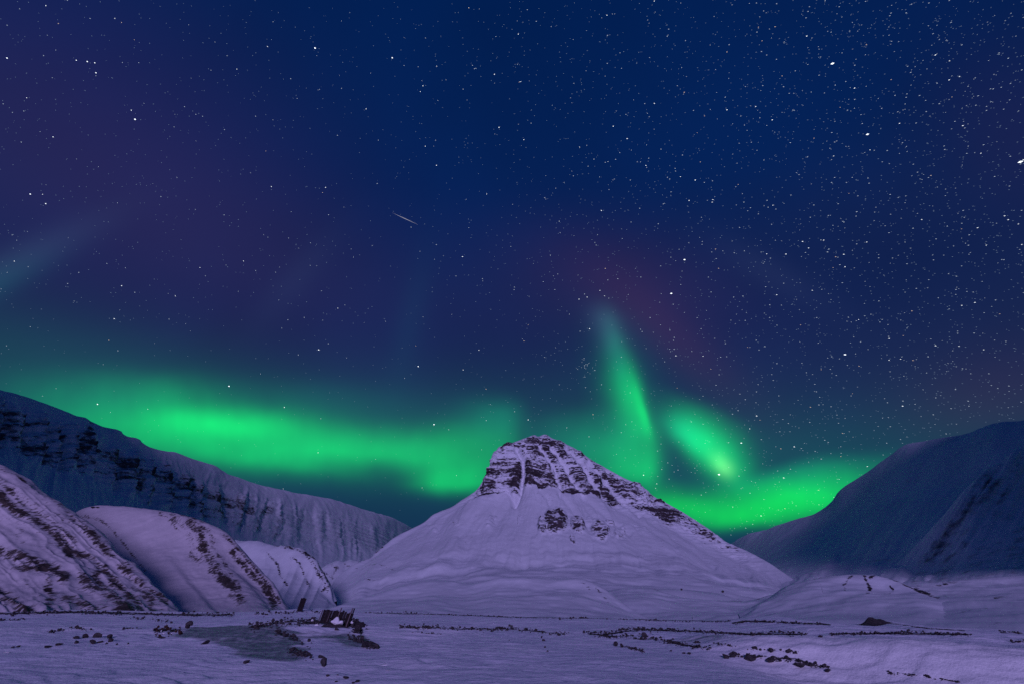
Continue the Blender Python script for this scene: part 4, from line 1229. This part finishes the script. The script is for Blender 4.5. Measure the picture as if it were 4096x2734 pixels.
def aurora(name, corners, nu, nv, blobs, label, group, warp=.03, hue=0.0, cut=None):
    """a far curtain: corners = lower edge and upper edge as picture points; blobs = soft light patches on the curtain"""
    lowl, upl = corners
    t = np.linspace(0, 1, nu)
    rows = []
    uv = []
    for L in (lowl, upl):
        L = np.array(L, float)
        s_ = (L[:, 0] - L[0, 0]) / (L[-1, 0] - L[0, 0])
        rows.append(pchip(s_, L, t))
    a, b = rows
    pts = np.stack([a + (b - a) * k for k in np.linspace(0, 1, nv)])
    dxyz = np.stack(ray(pts[..., 0], pts[..., 1]), -1)
    dxyz /= np.linalg.norm(dxyz[..., :2], axis=-1, keepdims=True)
    fold = 1 + .03 * np.sin(pts[..., 0] * .008) + .02 * np.sin(pts[..., 0] * .021)
    pp = dxyz * (AUR_D * fold)[..., None] + np.array([0, 0, EYE])
    m, n = mat_new(name)
    ua = n.add('ShaderNodeAttribute', attribute_name='across').outputs['Fac']
    va = n.add('ShaderNodeAttribute', attribute_name='down').outputs['Fac']
    vec = n.add('ShaderNodeCombineXYZ', {0: ua, 1: va}).outputs[0]
    nz = n.add('ShaderNodeTexNoise', {'Vector': vec})
    nz.inputs['Scale'].default_value = 3.0
    nz.inputs['Detail'].default_value = 3.0
    nc = n.add('ShaderNodeVectorMath', {0: nz.outputs['Color'], 1: (.5, .5, .5)}, operation='SUBTRACT').outputs[0]
    sc = n.add('ShaderNodeVectorMath', {0: nc}, operation='SCALE')
    sc.inputs['Scale'].default_value = warp * 2
    vec = n.add('ShaderNodeVectorMath', {0: vec, 1: sc.outputs[0]}, operation='ADD').outputs[0]
    total = None
    for bl in blobs:
        cx, cy, sx, sy, rot, col, amp = bl[:7]
        c, s_ = math.cos(math.radians(rot)), math.sin(math.radians(rot))
        rel = n.add('ShaderNodeVectorMath', {0: vec, 1: (cx / 1000, cy / 1000, 0)}, operation='SUBTRACT').outputs[0]
        fa = n.dot(rel, (c / sx * 1000, s_ / sx * 1000, 0))
        fb = n.dot(rel, (-s_ / sy * 1000, c / sy * 1000, 0))
        if len(bl) > 7 and 'low' in bl[7]:           # crisp lower border: quicker fall-off below
            k = bl[7]['low']
            fb = n.math('MULTIPLY', fb, n.smooth(fb, -.3, .3, 1.0, k))
        if len(bl) > 7 and 'right' in bl[7]:
            k = bl[7]['right']
            fa = n.math('MULTIPLY', fa, n.smooth(fa, -.3, .3, 1.0, k))
        if len(bl) > 7 and 'left' in bl[7]:
            k = bl[7]['left']
            fa = n.math('MULTIPLY', fa, n.smooth(fa, -.3, .3, k, 1.0))
        q = n.math('ADD', n.math('MULTIPLY', fa, fa), n.math('MULTIPLY', fb, fb))
        g = n.math('MULTIPLY', n.math('EXPONENT', n.math('MULTIPLY', q, -1.0)), amp)
        cc = n.scalec(col, g)
        total = cc if total is None else n.addv(total, cc)
    # fine vertical rays
    st = n.add('ShaderNodeVectorMath', {0: vec, 1: (1, .12, 0)}, operation='MULTIPLY').outputs[0]
    total = n.scalec(total, n.smooth(n.noise(st, 5.0, 4.0, .6), .25, .75, .95, 1.05))
    total = n.scalec(total, n.smooth(n.noise(vec, 2.6, 3.0, .55), .25, .75, .80, 1.18))
    win = n.add('ShaderNodeAttribute', attribute_name='window').outputs['Fac']
    total = n.scalec(total, win)
    em = n.add('ShaderNodeEmission', {'Color': total, 'Strength': 1.0})
    tr = n.add('ShaderNodeBsdfTransparent')
    ad = n.add('ShaderNodeAddShader', {0: em.outputs[0], 1: tr.outputs[0]})
    n.add('ShaderNodeOutputMaterial', {'Surface': ad.outputs[0]})
    m.cycles.emission_sampling = 'NONE'
    kk = np.linspace(0, 1, nv)[:, None] * np.ones((1, nu))
    tt = np.ones((nv, 1)) * t[None, :]
    wdw = sstep(0, .16, kk) * sstep(0, .2, 1 - kk) * sstep(0, .06, tt) * sstep(0, .06, 1 - tt)
    me = grid_mesh(name, pp, m, {'across': pts[..., 0] / 1000, 'down': pts[..., 1] / 1000, 'window': wdw})
    o = link(name, me)
    o.visible_shadow = True
    return tag(o, label, 'aurora', group)


G1 = (0, .62, .085, 1)
G2 = (0, .50, .075, 1)
G3 = (0, .56, .020, 1)
TL = (0, .17, .07, 1)
GRP = 'aurora across the low sky'
aurora('aurora', ([(-420, 1800), (400, 1990), (1000, 2090), (1700, 2170), (2150, 2200)], [(-420, 1330), (400, 1380), (1000, 1400), (1700, 1460), (2150, 1540)]), 160, 50, [
    (880, 1692, 300, 60, 2, G1, .86), (680, 1590, 260, 75, 8, G2, .22), (520, 1740, 380, 120, 14, G2, .34), (900, 1800, 440, 95, 8, G2, .50, {'low': 1.4}), (1400, 1800, 380, 85, 4, G2, .74, {'low': 1.6}),
    (1780, 1925, 260, 80, 0, G1, .76, {'low': 1.9, 'left': 2.4}), (1820, 1790, 300, 80, 0, G2, .46), (2030, 1680, 170, 90, -6, TL, .75), (1120, 1850, 260, 55, 6, G2, .22, {'low': 1.6}),
    (300, 1620, 380, 110, 0, TL, .42), (1000, 1600, 600, 80, 3, TL, .20)],
    'broad glowing green aurora band above the left ridge, reaching to the peak', GRP)
aurora('aurora', ([(2080, 2140), (2400, 2130), (2720, 2200)], [(2080, 1600), (2400, 1560), (2720, 1640)]), 60, 50, [
    (2590, 1850, 230, 130, 0, G2, .60, {'right': 4.0, 'low': 1.4}), (2380, 1780, 260, 120, 0, TL, .6, {'right': 1.3}), (2585, 1895, 120, 60, 0, G2, .25, {'right': 3.5})],
    'green aurora patch with a straight right border just right of the peak', GRP, warp=.012)
aurora('aurora', ([(2330, 1800), (2500, 1830), (2760, 1800)], [(2250, 1150), (2400, 1130), (2640, 1200)]), 50, 70, [
    (2540, 1600, 76, 145, -15, G1, .66, {'right': 2.0}), (2574, 1650, 24, 90, -17, G1, .45, {'right': 1.8}), (2475, 1430, 44, 140, -14, (0, .20, .10, 1), .38, {'right': 1.3}), (2430, 1310, 60, 120, -24, (.018, .040, .06, 1), .8), (2500, 1580, 100, 200, -12, TL, .40)],
    'tall narrow green aurora ray slanting above the peak', GRP, warp=.008)
aurora('aurora', ([(2560, 1830), (2720, 1960), (2880, 2040), (3120, 1990)], [(2580, 1480), (2760, 1540), (2920, 1600), (3160, 1720)]), 60, 60, [
    (2860, 1822, 180, 96, 42, G1, .90, {'right': 1.8, 'low': 1.5}), (2900, 1868, 62, 34, 46, (.14, .36, .10, 1), .85, {'right': 1.5}), (2735, 1735, 130, 62, 38, (0, .24, .10, 1), .95, {'left': 1.4, 'low': 1.5}), (2950, 1900, 70, 60, 0, G2, .35), (2860, 1780, 170, 95, 42, TL, .45, {'low': 1.5})],
    'short curling green aurora patch with a pale core right of the ray', GRP, warp=.01)
aurora('aurora', ([(2560, 2230), (2900, 2290), (3300, 2230), (3800, 2120)], [(2560, 1850), (2900, 1880), (3300, 1780), (3800, 1740)]), 80, 50, [
    (2750, 2035, 230, 65, 8, G3, .68, {'low': 1.2}), (3080, 2020, 280, 75, 0, G3, .55, {'low': 1.25}), (3280, 1975, 260, 85, -6, G3, .72, {'low': 1.3}), (3000, 2080, 300, 50, -3, G3, .42, {'low': 1.6}), (3200, 1890, 330, 110, 0, (0, .16, .07, 1), .7)],
    'low yellowish green aurora band between the peak and the right mountain', GRP)

# ------------------------------------------------------------------ stars and the meteor
STAR_R = 60000.0


def star_mat(name, col, st):
    m, n = mat_new(name)
    em = n.add('ShaderNodeEmission', {'Color': (*col, 1), 'Strength': st})
    n.add('ShaderNodeOutputMaterial', {'Surface': em.outputs[0]})
    m.cycles.emission_sampling = 'NONE'
    return m


SM = [star_mat('faint_starlight', (.50, .70, 1.0), .36), star_mat('starlight', (.70, .83, 1.0), .78), star_mat('bright_starlight', (.86, .93, 1.0), 1.8), star_mat('warm_starlight', (1.0, .78, .6), .9)]


def star_shape(px, py, half_len, half_wid, ang):
    """an elongated octahedron far away: long along ang (degrees, up is positive)"""
    d = np.array(ray(px, py), float)
    d /= np.linalg.norm(d)
    a = math.radians(ang)
    e1 = np.array(ray(px + math.cos(a), py - math.sin(a)), float) - np.array(ray(px, py), float)
    e1 -= d * e1.dot(d)
    e1 /= np.linalg.norm(e1)
    e2 = np.cross(e1, d)
    cc = 1.0 / (2048 * math.sqrt(1 + ((px - 2048) / 2048) ** 2 + ((py - 1367) / 2048) ** 2)) * STAR_R
    c = d * STAR_R + np.array([0, 0, EYE])
    L, Wd = half_len * cc, half_wid * cc
    return [c + e1 * L, c - e1 * L, c + e2 * Wd, c - e2 * Wd, c + d * Wd, c - d * Wd]


FOCT = np.array([(0, 2, 4), (2, 1, 4), (1, 3, 4), (3, 0, 4), (2, 0, 5), (1, 2, 5), (3, 1, 5), (0, 3, 5)])


def trail(px, py):
    k = min(max((px - 1700) / 2300, 0), 1)
    ang = 33 - (py - 60) / 1700 * 47
    return 1.0 + 4.6 * k, (-30 if px < 1700 else ang * k + (1 - k) * 0)


sv_, sf_, smi = [], [], []


def add_star(x, y, size, mi):
    k, a = trail(x, y)
    q = star_shape(x, y, size * (.9 + .22 * k), size * (.9 - .05 * k), a)
    sf_.append(FOCT + 6 * len(sv_))
    sv_.append(q)
    smi.extend([mi] * 8)


def sky_line(x):
    xs = [-200, 0, 500, 1000, 1640, 1800, 1960, 2178, 2600, 2900, 3300, 3600, 4096, 4300]
    ys = [1480, 1560, 1735, 1930, 2090, 2040, 1830, 1740, 1980, 2170, 2030, 1790, 1690, 1660]
    return np.interp(x, xs, ys)


ns = 0
while ns < 7500:
    x, y = random.uniform(-250, 4350), random.uniform(-250, 2150)
    dens = .34 + .66 * sstep(1400, 3400, np.float64(x)) - .18 * ((y > 1300) and (x < 2500)) + .25 * math.exp(-(((x - 3850) / 420) ** 2 + ((y - 420) / 420) ** 2))
    if random.random() > dens or y > sky_line(x) + 20:
        continue
    m_ = random.random()
    if m_ < (.86 if x < 2500 else .80):
        add_star(x, y, random.uniform(.7, 1.4), 0)
    elif m_ < .982:
        add_star(x, y, random.uniform(.9, 1.6), 1 if random.random() > .06 else 3)
    else:
        add_star(x, y, random.uniform(1.2, 1.75), 2)
    ns += 1
for _ in range(22):                                                  # two loose clusters
    add_star(random.gauss(2340, 17), random.gauss(1466, 16), random.uniform(.7, 1.3), 1)
for _ in range(30):
    add_star(random.gauss(3880, 190), random.gauss(410, 60), random.uniform(.8, 1.6), 1)
me = bpy.data.meshes.new('stars')
me.from_pydata(np.concatenate(sv_).tolist(), [], np.concatenate(sf_).tolist())
for m in SM:
    me.materials.append(m)
me.polygons.foreach_set('material_index', np.array(smi, np.int32))
o = link('stars', me, kind='stuff')
tag(o, 'countless small white stars over the whole night sky', 'stars')

bright = [(540, 478, 4.6, 'bright white star in the purple sky at upper left'), (1260, 193, 4.6, 'bright bluish star high in the sky left of centre'), (1569, 232, 3.8, 'bright star high in the sky near the middle'), (3330, 255, 5.8, 'bright star high on the right among many streaks'),
          (3470, 538, 4.8, 'bright star below the brightest one at upper right'), (4082, 648, 6.4, 'brilliant star at the right picture edge'), (2738, 1039, 4.2, 'bright star, upper of two above the reddish glow'), (2685, 1174, 4.4, 'bright star, lower of two in the reddish glow'),
          (3380, 1417, 4.0, 'bright star midway down the right sky'), (916, 1543, 3.8, 'bright star above the brightest part of the left aurora'), (1736, 1696, 3.8, 'bright star in the green band left of the peak'), (2876, 1896, 4.4, 'bright star beside the pale core of the curling aurora'),
          (1673, 1464, 3.2, 'star alone above the green band left of the peak'), (1275, 1398, 3.0, 'star over the green band, left of centre'), (28, 233, 3.6, 'bright star near the upper left corner'), (349, 247, 3.4, 'middle star of a short row at upper left'),
          (305, 242, 2.8, 'left star of a short row at upper left'), (379, 252, 2.8, 'right star of a short row at upper left'), (384, 292, 3.2, 'star just below the short row at upper left'), (121, 777, 3.4, 'bright star low at the far left of the sky'), (183, 815, 3.0, 'star just below the bright one at the far left'),
          (1850, 1027, 2.4, 'small star right of and below the meteor streak'), (1996, 510, 2.6, 'star in the deep blue sky above centre'), (2965, 1770, 3.0, 'star right above the tip of the curling aurora'), (390, 1615, 3.2, 'star just above the left ridge skyline')]
oct_me = None
for x, y, s, lab in bright:
    k, a = trail(x, y)
    q = np.array(star_shape(x, y, s * (.66 + .13 * k), s * .58, a))
    c = q.mean(0)
    me = bpy.data.meshes.new('star')
    me.from_pydata((q - c).tolist(), [], FOCT.tolist())
    me.materials.append(SM[2])
    o = link('star', me)
    o.location = c
    tag(o, lab, 'star')

# meteor: a thin straight glowing streak
ends = [(1570, 852), (1672, 899)]
mid = ((ends[0][0] + ends[1][0]) / 2, (ends[0][1] + ends[1][1]) / 2)
ang = -math.degrees(math.atan2(ends[1][1] - ends[0][1], ends[1][0] - ends[0][0]))
q = np.array(star_shape(mid[0], mid[1], 56, 1.1, ang))
c = q.mean(0)
me = bpy.data.meshes.new('meteor')
me.from_pydata((q - c).tolist(), [], FOCT.tolist())
me.materials.append(star_mat('meteor_glow', (.8, .8, 1.0), .42))
o = link('meteor', me)
o.location = c
tag(o, 'thin white meteor streak slanting down right in the middle sky', 'meteor')
